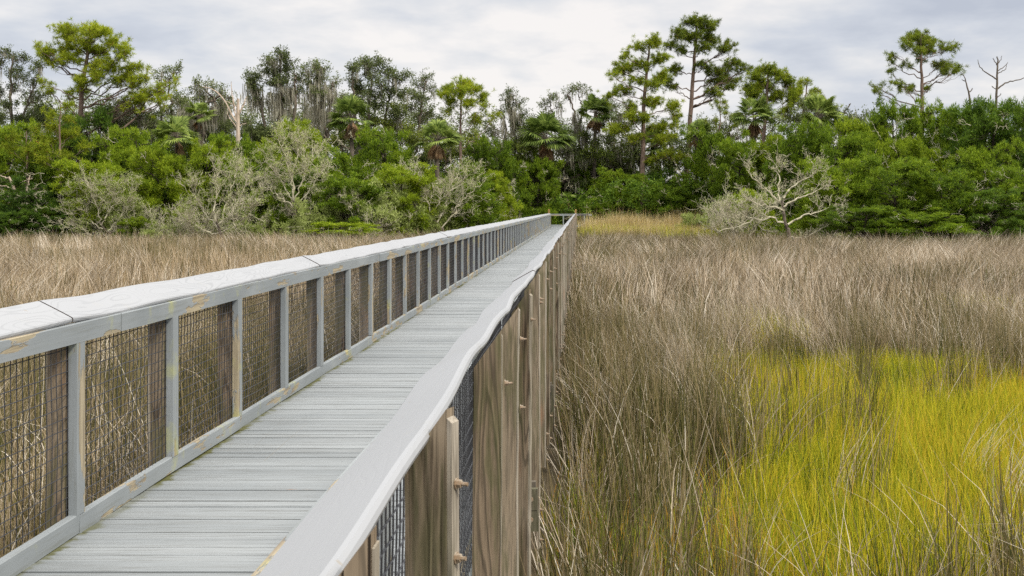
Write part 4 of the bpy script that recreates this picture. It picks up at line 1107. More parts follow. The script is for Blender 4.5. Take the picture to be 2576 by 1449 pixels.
snag(42, 90, [([(2506, 600), (2507, 400), (2506, 250), (2509, 190), (2510, 150), (2508, 142)], .13, .04), ([(2508, 200), (2490, 188), (2475, 180), (2462, 165), (2460, 150)], .06, .02),
              ([(2509, 165), (2500, 150), (2498, 146)], .04, .02), ([(2510, 160), (2518, 150), (2520, 140)], .04, .015), ([(2509, 185), (2530, 175), (2533, 160)], .04, .015), ([(2510, 178), (2530, 165), (2536, 156)], .04, .015),
              ([(2507, 225), (2530, 208), (2560, 200), (2590, 196)], .07, .03), ([(2507, 225), (2498, 220), (2495, 216)], .04, .02), ([(2507, 245), (2516, 240), (2518, 235)], .04, .02)],
     .13, 'bare dark snag with short antler-like branches against the sky at the far right', M_bark)
snag(43, 90, [([(2440, 600), (2440, 400), (2441, 265), (2438, 232), (2430, 205), (2424, 190)], .12, .03), ([(2438, 232), (2445, 225), (2446, 222)], .05, .02), ([(2428, 205), (2420, 200)], .03, .02), ([(2424, 190), (2418, 182)], .03, .015)],
     .12, 'short broken snag poking out just right of the solitary pine', M_bark)
snag(44, 78, [([(60, 600), (50, 520), (35, 470), (22, 445)], .15, .07), ([(52, 520), (68, 480), (76, 440)], .10, .04), ([(42, 480), (20, 470), (0, 466)], .06, .03), ([(35, 470), (60, 455), (82, 450)], .05, .02), ([(40, 500), (28, 505), (20, 512)], .04, .02), ([(25, 450), (5, 442), (-20, 440)], .05, .02), ([(66, 485), (80, 478), (90, 470)], .03, .02)],
     .15, 'fallen forked pale trunk leaning in the green foliage at the left edge', M_snag)
snag(45, 96, [([(925, 600), (930, 470), (920, 405), (900, 380), (870, 370), (835, 358), (815, 340)], .16, .07), ([(870, 370), (850, 372), (830, 380)], .05, .03), ([(835, 358), (838, 345), (845, 340)], .04, .02)],
     .16, 'arched bare grey limb curving down beside the left palm', M_snag)

# ---- palms
def palm(seed, Y, u, v, H, label, nf=26, dead=10, s_=1.0, lean=0.0):
    t = Tree(seed); rr = t.rr
    top = W(u, v, Y); base = np.array([top[0] - lean, Y, -0.1])
    P = t.smooth([base, (base + top) / 2 + np.array([lean * .1, 0, 0]), top], 12, .01); t.tube(P, .19, .15, 8)
    dacc = Acc()
    for live, n in ((True, nf), (False, dead)):
        for i in range(n):
            az = rr.random() * 6.283
            el = (rr.uniform(-.35, 1.35) if live else rr.uniform(-1.52, -1.0))
            d = np.array([math.cos(az) * math.cos(el), math.sin(az) * math.cos(el), math.sin(el)])
            pl_ = s_ * (rr.uniform(.7, 1.15) if live else rr.uniform(.15, .75))
            hub = top + d * pl_
            if live: t.tube(curve(top[None], hub[None], np.array([[0, 0, .06]]), 4, rr, .01)[0], .022, .015, 3)
            R_ = s_ * (rr.uniform(.85, 1.15) if live else rr.uniform(.7, 1.1))
            e1 = np.cross(d, [0, 0, 1.0]); e1 /= np.linalg.norm(e1) + 1e-6; e2 = np.cross(e1, d)
            nb_ = 22 if live else 12
            fa = np.linspace(-1.9, 1.9, nb_) if live else np.linspace(-.55, .55, nb_)
            tl = rr.normal(0, .3)
            for q, f_ in enumerate(fa):
                bd = d * math.cos(f_) + (e1 * math.cos(tl) + e2 * math.sin(tl)) * math.sin(f_)
                L_ = R_ * (1 - .18 * abs(f_) / 1.9) * rr.uniform(.9, 1.05)
                mid = hub + bd * L_ * .55 + e2 * .02 - np.array([0, 0, .02])
                tip = hub + bd * L_ - np.array([0, 0, (.22 if live else .1) * L_])
                sd = unit(np.cross(bd, e2 if q % 2 else e2 + e1 * .4)) * (.058 if live else .05) * s_
                V = np.array([hub, mid - sd, tip, mid + sd])
                (t.leaf if live else dacc).add(V, [[0, 1, 2, 3]])
    if dead: t.moss.n = 0
    o = t.place('palm_tree', (base[0], base[1], 0), label, 'palm tree', M_bark, M_palm)
    if dead:
        dacc.V = [q - np.array([base[0], base[1], 0]) for q in dacc.V]
        link('dead_fronds', dacc.build('dead_fronds', [M_palmdead]), o)
    return o
palm(51, 92, 885, 300, 7, 'cabbage palm with drooping dull fronds left of the arched dead limb', 30, 14, 1.15)
palm(52, 84, 1100, 352, 6, 'cabbage palm with yellow-green fronds above a large skirt of rust-brown dead leaves', 26, 22, 1.0)
palm(53, 80, 445, 345, 6, 'cabbage palm with wide blue-green fans half sunk in the green trees on the left', 26, 5, 1.0)
palm(54, 90, 500, 292, 6, 'small pale cabbage palm behind the twisted oak', 20, 4, .8)
palm(55, 98, 1375, 348, 7, 'large-fronded cabbage palm with deep green drooping fans above the far end of the left railing', 34, 8, 1.5)
palm(56, 104, 1498, 285, 8, 'tall cabbage palm with shaggy brown skirt, half covered by moss', 26, 20, 1.1, .3)
palm(57, 106, 1640, 372, 5, 'dark cabbage palm in the shade behind the two big pine trunks', 22, 6, 1.1)
palm(58, 92, 1898, 295, 8, 'cabbage palm with broad light green fans under the rounded pine', 30, 14, 1.15)
palm(59, 90, 2062, 292, 8, 'cabbage palm with upright glossy fans, rightmost palm of the treeline', 28, 3, 1.1)
palm(60, 100, 1752, 340, 6, 'small cabbage palm tucked right of the tallest pine trunk', 18, 4, .9)
palm(61, 99, 1426, 500, 4, 'low dead-headed palm with brown drooping leaves between the corner posts', 6, 12, .55)
palm(62, 106, 1580, 440, 4, 'low cabbage palm in shade between the layered pine and the leaning black oak', 20, 8, .9)

# ---- dense cedars: prototypes in local metres, copied over the treeline
def cedar_proto(seed, H, wid, mat, dens=1.0, mode='cedar', conic=.4, droop=0.0):
    """crown built from many separate foliage pads on limbs, widest a third of the way up"""
    t = Tree(seed); rr = t.rr
    P = t.smooth([(0, 0, -.1), (.1 * rr.normal(), .1, H * .35), (.25 * rr.normal(), 0, H * .7), (0, 0, H * .93)], 16, .05)
    t.tube(P, .035 * H ** .8, .02, 6)
    n = int(46 * dens)
    lob = rr.uniform(.7, 1.15, 7)
    for i in range(n):
        f = (i + .5) / n
        z = H * (.07 + .86 * f)
        prof = math.sin(math.pi * (f * .70 + .22)) ** conic
        a = i * 2.39996 + rr.normal(0, .35)
        rmax = wid * prof * lob[int((a % 6.283) / 6.284 * 7)]
        q = rmax * rr.uniform(.35, 1) ** .6
        s_ = rr.uniform(.65, 1.15) * wid / 3.0
        c = np.array([q * math.cos(a), q * math.sin(a), z + rr.normal(0, .22)])
        j = int(np.argmin(np.abs(P[:, 2] - (z - .35 * q)))); j = max(1, min(j, len(P) - 2))
        L = np.linalg.norm(c - P[j]) + .01
        B = curve(P[j][None], c[None], np.array([[0, 0, .07 * L]]), 8, rr, .05)[0]
        t.tube(B, .02 + .008 * L, .012, 4)
        # a pad: flattened, ragged, with several sub-clumps
        ns = 7
        sub = c + rr.normal(size=(ns, 3)) * np.array([.48, .48, .24]) * s_
        nt = int(11 * s_ ** 2) + 4
        E = np.repeat(sub, nt, 0) + rdir(rr, ns * nt) * (rr.random((ns * nt, 1)) ** .6) * np.array([.42, .42, .30]) * s_
        A = np.repeat(B[-2][None], ns * 3, 0)
        t.tube(curve(A, E[::nt][np.repeat(np.arange(ns), 3)] + rr.normal(size=(ns * 3, 3)) * .12, np.zeros((ns * 3, 3)), 4, rr, .06), .014, .006, 3)
        if mode == 'sage': V, Q = leaves(rr, E, 9, .12, .18, .055, .5)
        elif mode == 'broad': V, Q = leaves(rr, E, 9, .14, .17, .085, .2)
        else: V, Q = leaves(rr, E, 11, .08, .27, .048, .75)
        t.leaf.add(V, Q)
    # dead twigs grown over with lichen, standing out of the leaves
    if mode == 'cedar':
        nd = 26
        a_ = rr.random(nd) * 6.283; z_ = H * rr.uniform(.1, .85, nd); q_ = wid * rr.uniform(.55, 1.0, nd)
        A = np.stack([q_ * np.cos(a_), q_ * np.sin(a_), z_], 1)
        D = np.stack([np.cos(a_), np.sin(a_), rr.uniform(-.1, .9, nd)], 1)
        for lev in range(3):
            L = rr.uniform(.5, 1.0, len(A)) * (.62 ** lev)
            B = A + unit(D) * L[:, None]; PP = curve(A, B, rr.normal(size=A.shape) * .1 * L[:, None], 5, rr, .07)
            V, Q = tubes(PP, np.linspace(1, .5, 5)[None] * np.full((len(A), 1), (.018, .012, .008)[lev]), 3); t.wood.add(V, Q, 1)
            A = np.repeat(PP[:, 3], 3, 0); D = np.repeat(unit(D), 3, 0) + rr.normal(size=(len(A), 3)) * .6
    z_all = np.concatenate([v[:, 2] for v in t.leaf.V]); x_all = np.concatenate([np.hypot(v[:, 0], v[:, 1]) for v in t.leaf.V])
    return t.wood.build('trunk', [M_darkbark, M_lichen]), t.leaf.build('crown', [mat]), float(np.percentile(z_all, 98.5)), float(np.percentile(x_all, 93))
PRO = {}
def protos(key, *args, n=3, **kw):
    PRO[key] = [cedar_proto(500 + 17 * i + hash_(key), *args, **kw) for i in range(n)]
def hash_(k): return sum(ord(c) * (i + 3) for i, c in enumerate(k)) % 97
protos('g', 7.0, 3.3, M_ced1, n=4)
protos('y', 6.5, 3.3, M_ced2, n=3, conic=.35)
protos('d', 7.5, 3.5, M_ced3, n=3)
protos('b', 8.0, 3.6, M_oak, n=2, mode='broad', conic=.6, dens=.8)
protos('s', 2.6, 2.6, M_sage, n=2, conic=.3, dens=.7, mode='sage')
def place_proto(key, i, u, Y, top_v, wu, label, name='cedar_tree', cat='tree', lean=0):
    """top_v: height of the crown's top; wu: crown width"""
    wm, lm_, H0, W0 = PRO[key][i % len(PRO[key])]
    H = W(u, top_v + (34 if u < 1300 and top_v < 340 else 14), Y)[2]; sx = wu * Y / F / 2 / W0; sz = H / H0
    sx = max(sx * 1.12, .62 * sz)
    o = empty(name, (W(u, 0, Y)[0], Y, 0), i * 2.1 + u * .37)
    o.scale = (sx, sx, sz)
    link('trunk', wm, o); link('crown', lm_, o)
    tag(o, label, cat, 'trees at the edge of the marsh')
CED = [
 ('g', 20, 86, 285, 190, 'olive cedar mass at the left edge below the dark open oak'),
 ('g', 118, 84, 330, 170, 'cedar with fine green sprays behind the young candle-tufted pines'),
 ('d', 250, 88, 262, 210, 'dark cedar directly under the umbrella-crowned pine'),
 ('y', 215, 78, 400, 190, 'yellow-green cedar in front of the dark one under the umbrella-crowned pine'),
 ('g', 345, 84, 300, 180, 'olive cedar hung with moss right of the umbrella-crowned pine trunk'),
 ('y', 400, 79, 372, 180, 'bright cedar below the wide-fanned left palm'),
 ('d', 90, 79, 440, 190, 'shaded dark cedar behind the fallen forked trunk'),
 ('y', 520, 80, 330, 150, 'yellow-green cedar at the foot of the twisted oak'),
 ('g', 575, 82, 315, 110, 'narrow upright cedar left of the pale dead trunk'),
 ('g', 630, 79, 385, 160, 'mid green cedar hiding the base of the pale dead trunk'),
 ('y', 745, 86, 285, 120, 'bright dome of yellow-green foliage under the moss-hung oaks'),
 ('g', 850, 82, 378, 170, 'dense green cedar below the arched dead limb'),
 ('g', 965, 84, 302, 170, 'tall cone-topped cedar between the left palm and the palm with the rust-brown skirt'),
 ('y', 1010, 79, 408, 170, 'light green cedar below the palm with the rust-brown skirt'),
 ('g', 880, 77, 440, 190, 'broad low cedar above the bright low shrub'),
 ('g', 1160, 86, 405, 150, 'green cedar around the trunk of the small round-topped pine'),
 ('g', 1232, 94, 345, 130, 'pointed cedar left of the small flat-topped mossy oak'),
 ('y', 1225, 88, 425, 130, 'yellow-green cedar just above the middle of the left railing'),
 ('y', 1305, 98, 470, 110, 'low bright cedar beside the last stretch of the left railing'),
 ('d', 1395, 108, 450, 130, 'shaded cedar behind the brown corner posts'),
 ('g', 1490, 106, 385, 150, 'dense green cedar right of the leaning black oak'),
 ('g', 1560, 101, 425, 170, 'round green cedar behind the golden reeds, left of the layered pine trunk'),
 ('g', 1500, 98, 500, 110, 'low leafy cedar at the end of the brown side railing'),
 ('d', 1660, 104, 420, 150, 'dark cedar between the two big pine trunks'),
 ('g', 1700, 97, 455, 150, 'shaded cedar in front of the tallest pine trunk'),
 ('g', 1790, 98, 325, 150, 'olive cedar right of the tallest pine trunk, below the slender young pine'),
 ('g', 1862, 90, 345, 140, 'loose green cedar left of the palm with broad light green fans'),
 ('y', 1965, 88, 340, 150, 'yellow-green cedar under the rounded pine'),
 ('g', 2020, 84, 305, 150, 'fine-sprayed cedar below the upright glossy palm'),
 ('g', 2120, 82, 322, 160, 'green cedar behind the spreading lichen-covered tree'),
 ('y', 2165, 86, 300, 130, 'olive-yellow cedar on the shoulder of the right-hand mass'),
 ('g', 2245, 86, 262, 150, 'cedar with ragged pointed top left of the solitary pine'),
 ('y', 2335, 88, 285, 130, 'lighter cedar right at the foot of the solitary pine'),
 ('g', 2405, 84, 262, 150, 'green cedar below the short broken snag'),
 ('d', 2500, 80, 252, 230, 'big dark cedar with black hollows filling the right edge'),
 ('g', 2590, 84, 262, 170, 'green cedar cut by the right edge of the picture'),
 ('g', 2100, 74, 395, 200, 'broad cedar at the grass edge behind the lichen-covered tree'),
 ('g', 2245, 73, 385, 210, 'wide mid green cedar at the grass edge below the ragged pointed one'),
 ('g', 2370, 72, 420, 180, 'grey-green cedar at the grass edge beneath the solitary pine'),
 ('d', 2470, 71, 470, 190, 'low dark cedar skirting the big dark one'),
 ('g', 2585, 72, 415, 180, 'dark green cedar in the lower right corner of the wood'),
 ('g', 2170, 70, 505, 200, 'low cedar sweeping down to the grass on the right'),
 ('g', 2330, 70, 520, 210, 'low spreading cedar touching the grass below the grey-green one'),
 ('y', 1880, 80, 470, 120, 'small yellow-green cedar wrapped in pale bare twigs'),
 ('g', 1930, 92, 400, 150, 'green cedar behind the thicket of pale bare twigs'),
 ('d', 30, 76, 515, 120, 'dark round bush at the left edge of the marsh'),
 ('d', 160, 77, 505, 150, 'dark low cedar behind the left end of the marsh grass'),
 ('d', 470, 82, 440, 200, 'shaded dark cedar behind the pale bare thickets on the left'),
 ('d', 700, 84, 420, 210, 'shaded dark cedar behind the tallest pale bare shrub'),
 ('y', 345, 75, 535, 90, 'little yellow-green cedar at the grass edge on the left'),
 ('g', 1090, 84, 440, 160, 'dark green cedar behind the leaning pale shrub'),
 ('y', 2280, 80, 345, 140, 'sunlit cedar crown in the middle of the right-hand mass'),
 ('b', 70, 92, 310, 190, 'dull leafy oak mass behind the left-edge cedars'),
 ('b', 300, 94, 310, 200, 'dull leafy oak mass behind the trunk of the umbrella-crowned pine'),
 ('b', 455, 96, 310, 170, 'dull leafy oak mass behind the broken-topped oak'),
 ('b', 655, 97, 338, 170, 'grey-green oak mass just right of the pale dead trunk'),
 ('b', 910, 99, 330, 190, 'dull oak mass behind the left palm'),
 ('b', 1070, 102, 348, 170, 'dull oak mass behind the palm with the rust-brown skirt'),
 ('b', 1240, 105, 383, 170, 'dull oak mass behind the pointed cedar left of the flat-topped oak'),
 ('b', 1340, 110, 423, 120, 'dull oak mass behind the large-fronded palm'),
 ('b', 1560, 112, 398, 150, 'dull oak mass behind the layered pine'),
 ('b', 1700, 112, 428, 150, 'dull oak mass between the two big pine trunks'),
 ('b', 1830, 108, 366, 150, 'dull oak mass behind the slender young pine'),
 ('b', 1990, 104, 338, 170, 'dull oak mass below the sloping thin-needled pine'),
 ('g', 1180, 82, 450, 150, 'green cedar between the leaning pale shrub and the left railing'),
 ('y', 650, 88, 335, 130, 'yellow-green cedar at the foot of the tall ragged oak'),
 ('g', 1352, 97, 392, 120, 'shaded green cedar in front of the large-fronded palm trunk'),
 ('d', 1412, 106, 400, 120, 'dark cedar between the large-fronded palm and the leaning black oak'),
 ('g', 1500, 108, 370, 110, 'olive cedar at the foot of the shaggy moss-covered palm'),
 ('g', 2480, 76, 360, 170, 'cedar with drooping layered sprays in front of the big dark one'),
]
for i, (k_, u, Y, tv, wu, lb) in enumerate(CED): place_proto(k_, i, u, Y, tv, wu, lb)
for i, (u, Y, tv, wu, lb, ky) in enumerate([(860, 73, 548, 190, 'bright green low shrub spreading over the grass edge behind the left railing', 'y'), (400, 74, 560, 100, 'small pale low shrub at the foot of the bare thickets', 's'),
                                    (1250, 92, 530, 120, 'low bright shrub beside the far left railing', 'y'), (790, 76, 500, 90, 'pale-leaved shrub under the tallest pale bare shrub', 's'),
                                    (620, 75, 545, 90, 'green low shrub between the bare thickets', 's'), (1050, 80, 500, 170, 'pale-leaved shrub under the leaning pale shrub', 's'), (960, 78, 455, 190, 'silvery-leaved shrub draped over the middle of the left wood edge', 's'),
                                    (1760, 86, 520, 90, 'sage-coloured shrub at the edge of the golden reeds', 's'), (300, 77, 480, 150, 'pale-leaved round shrub below the yellow-green cedar on the left', 's')]):
    place_proto(ky, i, u, Y, tv, wu, lb, 'shrub', 'shrub')

# ---- lichen-pale bare shrubs
def bare_shrub(seed, H, wid, stems=6, leafy=0.15, lean=0.0, dens=1.0):
    t = Tree(seed); rr = t.rr
    starts = np.zeros((stems, 3)); starts[:, :2] = rr.normal(0, .12, (stems, 2)); starts[:, 2] = -.1
    az = np.arange(stems) * 6.283 / stems + rr.normal(0, .3, stems)
    el = rr.uniform(.2, 1.25, stems)
    D = np.stack([np.cos(az) * np.cos(el) * wid / H * 1.1 + lean, np.sin(az) * np.cos(el) * wid / H, np.sin(el)], 1)
    L = H * .40 * rr.uniform(.8, 1.15, stems); rad = np.full(stems, .012 * H)
    A = starts
    for lev in range(5):
        B = A + unit(D) * L[:, None]
        bow = np.zeros_like(A); bow[:, 2] = -.12 * L * (1 if lev < 2 else .3)
        k = 7 if lev < 2 else 5
        P = curve(A, B, bow + rr.normal(size=A.shape) * .07 * L[:, None], k, rr, .05)
        t.tube(P, rad, rad * .55, 5 if lev < 2 else 3)
        if lev == 4: break
        nc = [4, 5, 5, 4][lev]; nc = max(2, int(round(nc * (dens if lev > 1 else 1))))
        n = len(A)
        fr = rr.integers(max(1, k // 3), k, (n, nc)); fr[:, 0] = k - 1
        A2 = P[np.arange(n)[:, None], fr].reshape(-1, 3)
        D2 = np.repeat(unit(D), nc, 0) + rr.normal(size=(n * nc, 3)) * (.5 if lev < 3 else .6) + np.array([0, 0, .22])
        L = np.repeat(L, nc) * rr.uniform(.38, .72, n * nc); rad = np.maximum(np.repeat(rad, nc) * .55, .0085)
        A, D = A2, D2
        A[:, 2] = np.maximum(A[:, 2], .15)
    tips = P[:, -1]
    if leafy > 0:
        C_ = tips[rr.random(len(tips)) < leafy]
        V, Q = leaves(rr, C_, 7, .12, .16, .05, .4); t.leaf.add(V, Q)
    return t.wood.build('trunk', [M_lichen]), (t.leaf.build('crown', [M_sage]) if leafy > 0 else None)
BS = [bare_shrub(700, 5, 3.4, 8, .12), bare_shrub(701, 5, 3.4, 8, .04, dens=1.1), bare_shrub(702, 5, 3.0, 7, .15, .25), bare_shrub(703, 5, 4.2, 6, .0, 0, 1.0)]
for i, (pi_, u, Y, tv, wu, rz_, lb, ky) in enumerate([
    (0, 345, 76, 475, 130, 0.3, 'grey bare thicket right of the tree that leans left', 0),
    (1, 500, 75, 475, 150, 1.2, 'small grey bare shrub left of the wide pale fan of branches', 0),
    (1, 790, 79, 430, 130, 2.2, 'pale bare shrub low on the right of the tallest one', 0),
    (0, 440, 76, 462, 150, 4.0, 'grey bare thicket between the low greenish one and the wide pale fan', 0),
    (0, 925, 77, 418, 200, 5.0, 'silvery bare shrub mixed with green leaves above the left railing', 0),
    (2, 1020, 81, 450, 150, 3.3, 'pale bare shrub left of the one whose stems lean right', 0),
    (1, 1300, 100, 440, 100, 2.7, 'small pale bare shrub near the far end of the left railing', 0),
    (0, 1285, 92, 500, 80, 1.7, 'low grey bare shrub touching the left railing', 0),
    (1, 1850, 78, 425, 190, 0.9, 'dense thicket of pale bare twigs right of the golden reeds', 0),
    (1, 1600, 98, 505, 110, 3.9, 'low bare curling branches under the round green cedar', 0),
    (0, 2500, 72, 500, 110, 5.2, 'small bare twiggy shrub under the layered cedar on the right', 0),
    (3, 2000, 88, 352, 110, 2.9, 'pinkish-grey bare twigs rising behind the spreading lichen-covered tree', 0),
    (1, 820, 80, 500, 120, 5.9, 'pale bare branches at the foot of the tallest bare shrub', 0),
    (2, 640, 78, 470, 140, 4.6, 'arching bare stems right of the wide pale fan', 0),
    (0, 2330, 76, 480, 120, 1.1, 'faint bare twigs in the hollow beneath the solitary pine', 0)]):
    wm, lf = BS[pi_]
    o = empty('bare_shrub', (W(u, 0, Y)[0], Y, 0), rz_)
    Hh = W(u, tv, Y)[2]; o.scale = (wu * Y / F / 2 / 2.6, wu * Y / F / 2 / 2.6, Hh / 5.0)
    link('trunk', wm, o)
    if lf: link('crown', lf, o)
    tag(o, lb, 'shrub', 'pale bare shrubs along the marsh')

def lichen_tree(seed, Y, trunk, limbs, label, r0=.13, leafy=0.0, nstart=17, reach=1.0):
    t = Tree(seed); rr = t.rr
    P = t.smooth([W(u, v, Y) for u, v in trunk], 14, .03); P[0][2] = -.1
    V, Q = tubes(P[None], np.linspace(r0, r0 * .5, 14)[None], 6); tr = Acc(); tr.add(V, Q)
    for li in limbs:
        pts = [W(u, v, Y) for u, v in li[0]]
        pts = np.array(pts); pts[:, 1] += np.linspace(0, li[1], len(pts))
        L_ = t.smooth(pts, 16, .05)
        t.tube(L_, r0 * .50, .018, 5)
        A = L_[rr.integers(4, 16, nstart)]; A = np.concatenate([A, L_[-1:]])
        D = np.repeat(unit(L_[-1] - L_[0])[None], len(A), 0) + rr.normal(size=(len(A), 3)) * .75 + np.array([0, 0, .5])
        L = reach * rr.uniform(.45, 1.15, len(A)); rad = np.full(len(A), .017)
        for lev in range(4):
            B = A + unit(D) * L[:, None]
            PP = curve(A, B, rr.normal(size=A.shape) * .12 * L[:, None], 5, rr, .07)
            t.tube(PP, rad, rad * .5, 3)
            if lev == 3: break
            nc = 3; n = len(A)
            fr = rr.integers(1, 5, (n, nc))
            A = PP[np.arange(n)[:, None], fr].reshape(-1, 3)
            D = np.repeat(unit(D), nc, 0) + rr.normal(size=(n * nc, 3)) * .6 + np.array([0, 0, .25])
            L = np.repeat(L, nc) * rr.uniform(.4, .75, n * nc); rad = np.maximum(np.repeat(rad, nc) * .65, .0075)
        if leafy:
            C_ = PP[rr.random(len(PP)) < leafy, -1]; Vq, Qq = leaves(rr, C_, 7, .12, .16, .05, .4); t.leaf.add(Vq, Qq)
    o = t.place('bare_tree', (P[0][0], P[0][1], 0), label, 'tree', M_lichen, M_sage, woodname='limbs', group='pale bare shrubs along the marsh')
    tr.V = [v - np.array([P[0][0], P[0][1], 0]) for v in tr.V]
    link('trunk', tr.build('trunk', [M_bark]), o)
    return o
lichen_tree(801, 70, [(1987, 608), (1982, 580), (1977, 563), (1970, 530), (1968, 505)],
    [([(1969, 515), (1951, 500), (1925, 472), (1898, 450), (1888, 430)], .6), ([(1969, 510), (1978, 482), (2000, 462), (2040, 446), (2050, 425)], -.5), ([(1970, 525), (1960, 480), (1965, 440), (1958, 415)], .8),
     ([(1981, 565), (2020, 543), (2062, 535), (2104, 518)], .4), ([(1985, 596), (2010, 600), (2045, 585), (2092, 560), (2100, 535)], -.6), ([(1978, 560), (1937, 549), (1902, 552), (1854, 569), (1805, 582)], -.7),
     ([(1972, 530), (1940, 520), (1905, 515), (1880, 500)], -.4), ([(1970, 520), (2005, 500), (2040, 490), (2075, 470)], .5)],
    'spreading lichen-covered bare tree with a dark trunk standing out before the right-hand cedars', .14, .02, 10, .82)
lichen_tree(802, 73, [(562, 604), (556, 590), (548, 570), (545, 550)],
    [([(548, 572), (520, 545), (495, 510), (480, 480)], .5), ([(546, 560), (540, 520), (550, 480), (545, 445)], -.5), ([(548, 565), (580, 540), (600, 500), (615, 455)], .5), ([(552, 585), (600, 570), (625, 530), (650, 500)], -.4),
     ([(556, 590), (520, 585), (480, 560), (455, 540)], .3), ([(548, 570), (565, 520), (575, 470), (585, 430)], .9), ([(556, 592), (585, 600), (600, 575), (595, 540)], -.8)],
    'wide fan of pale bare branches rising from one foot on the left marsh edge', .11, .15)
lichen_tree(803, 77, [(748, 580), (745, 545), (740, 515), (738, 500)],
    [([(740, 510), (715, 470), (690, 430), (665, 400)], .4), ([(739, 505), (735, 450), (720, 400), (705, 352)], -.4), ([(740, 505), (760, 455), (775, 410), (790, 385)], .4), ([(742, 520), (775, 490), (800, 450), (815, 430)], -.5),
     ([(742, 525), (710, 500), (680, 480), (655, 470)], .4), ([(739, 500), (730, 440), (745, 390), (740, 360)], .9), ([(745, 545), (780, 540), (810, 500), (830, 490)], .2)],
    'tallest pale bare shrub tree, spreading below the moss-hung oaks', .10, .12)
lichen_tree(804, 75, [(300, 604), (285, 592), (262, 575), (250, 560)],
    [([(262, 576), (225, 560), (200, 540), (185, 500)], .5), ([(255, 565), (250, 530), (240, 490), (245, 465)], -.4), ([(285, 592), (240, 600), (215, 585), (195, 570)], .3), ([(270, 582), (300, 550), (310, 510), (330, 480)], .5), ([(255, 568), (280, 530), (290, 500), (285, 475)], -.7)],
    'greenish-grey bare tree leaning left, lowest on the left marsh edge', .09, .25)
lichen_tree(805, 79, [(1128, 590), (1110, 575), (1095, 555), (1080, 540)],
    [([(1095, 556), (1060, 540), (1030, 520), (1000, 500)], .4), ([(1085, 545), (1080, 510), (1060, 470), (1040, 445)], -.5), ([(1110, 575), (1140, 540), (1165, 500), (1195, 470)], .5), ([(1100, 560), (1120, 520), (1125, 480), (1140, 450)], .7),
     ([(1085, 545), (1110, 500), (1150, 470), (1180, 440)], -.5), ([(1080, 540), (1050, 500), (1010, 470), (985, 455)], .7)],
    'pale bare tree whose stems lean right, just behind the left railing', .10, .08)

# ---- the unresolved wood behind and below the trees one can tell apart
t = Tree(900); rr = t.rr
n = 5200
uu = rr.uniform(-250, 2820, n); YY = rr.uniform(96, 112, n) - 12 * (uu > 1900) - 8 * (uu < 1000)
top = np.interp(uu, [-250, 200, 600, 1000, 1250, 1330, 1480, 1560, 1700, 1900, 2200, 2820], [360, 360, 400, 420, 450, 490, 490, 460, 465, 420, 360, 340])
hz = (EYE + (VC - top) * YY / F)
C_ = np.stack([(uu - UC) * YY / F, YY, hz * rr.random(n) ** .8], 1)
keepc = ~((C_[:, 0] > -3.4) & (C_[:, 0] < 9.3) & (C_[:, 1] < END + 4))
C_ = C_[keepc]
V, Q = leaves(rr, np.concatenate([C_ + rr.normal(size=C_.shape) * .35 for _ in range(4)]), 12, .25, .32, .10, .3)
t.leaf.add(V, Q)
tag(link('woodland', t.leaf.build('woodland', [M_ced3])), 'dark unresolved wood showing between the nearer trees', 'woodland', kind='stuff')
t = Tree(901); rr = t.rr
n = 2600
uu = rr.uniform(-150, 2700, n)
Yb = np.interp(uu, [-150, 900, 1150, 1330, 1480, 1700, 1800, 2000, 2700], [77, 78, 86, 104, 104, 99, 88, 76, 73])
YY = Yb + rr.uniform(0, 7, n)
C_ = np.stack([(uu - UC) * YY / F, YY, rr.uniform(.05, 1.5, n)], 1)
C_ = C_[~((C_[:, 0] > -3.4) & (C_[:, 0] < 9.3) & (C_[:, 1] < END + 5))]
V, Q = leaves(rr, np.concatenate([C_ + rr.normal(size=C_.shape) * .3 for _ in range(3)]), 12, .2, .26, .07, .5)
t.leaf.add(V, Q)
tag(link('undergrowth', t.leaf.build('undergrowth', [M_ced1])), 'low green undergrowth at the foot of the trees', 'undergrowth', kind='stuff')

t = Tree(902); rr = t.rr
n = 5200
uu = rr.uniform(-150, 2250, n); YY = rr.uniform(103, 115, n)
tp = np.interp(uu, [-150, 100, 380, 560, 800, 1000, 1230, 1420, 1560, 1800, 2000, 2250], [250, 240, 235, 245, 250, 240, 300, 300, 290, 300, 270, 290])
vv = tp + rr.random(n) ** .8 * 130
gp = vnoise(uu, vv * 1.0, 42, 61) + .35 * (vv - tp) / 130
kk = gp > .61
C_ = np.stack([(uu - UC) * YY / F, YY, EYE + (VC - vv) * YY / F], 1)[kk]
V, Q = leaves(rr, np.concatenate([C_ + rr.normal(size=C_.shape) * .4 for _ in range(3)]), 10, .22, .22, .10, .2)
t.leaf.add(V, Q)
tag(link('woodland', t.leaf.build('woodland', [M_oak])), 'ragged grey-green canopy of the farther wood showing through the gaps', 'woodland', kind='stuff')
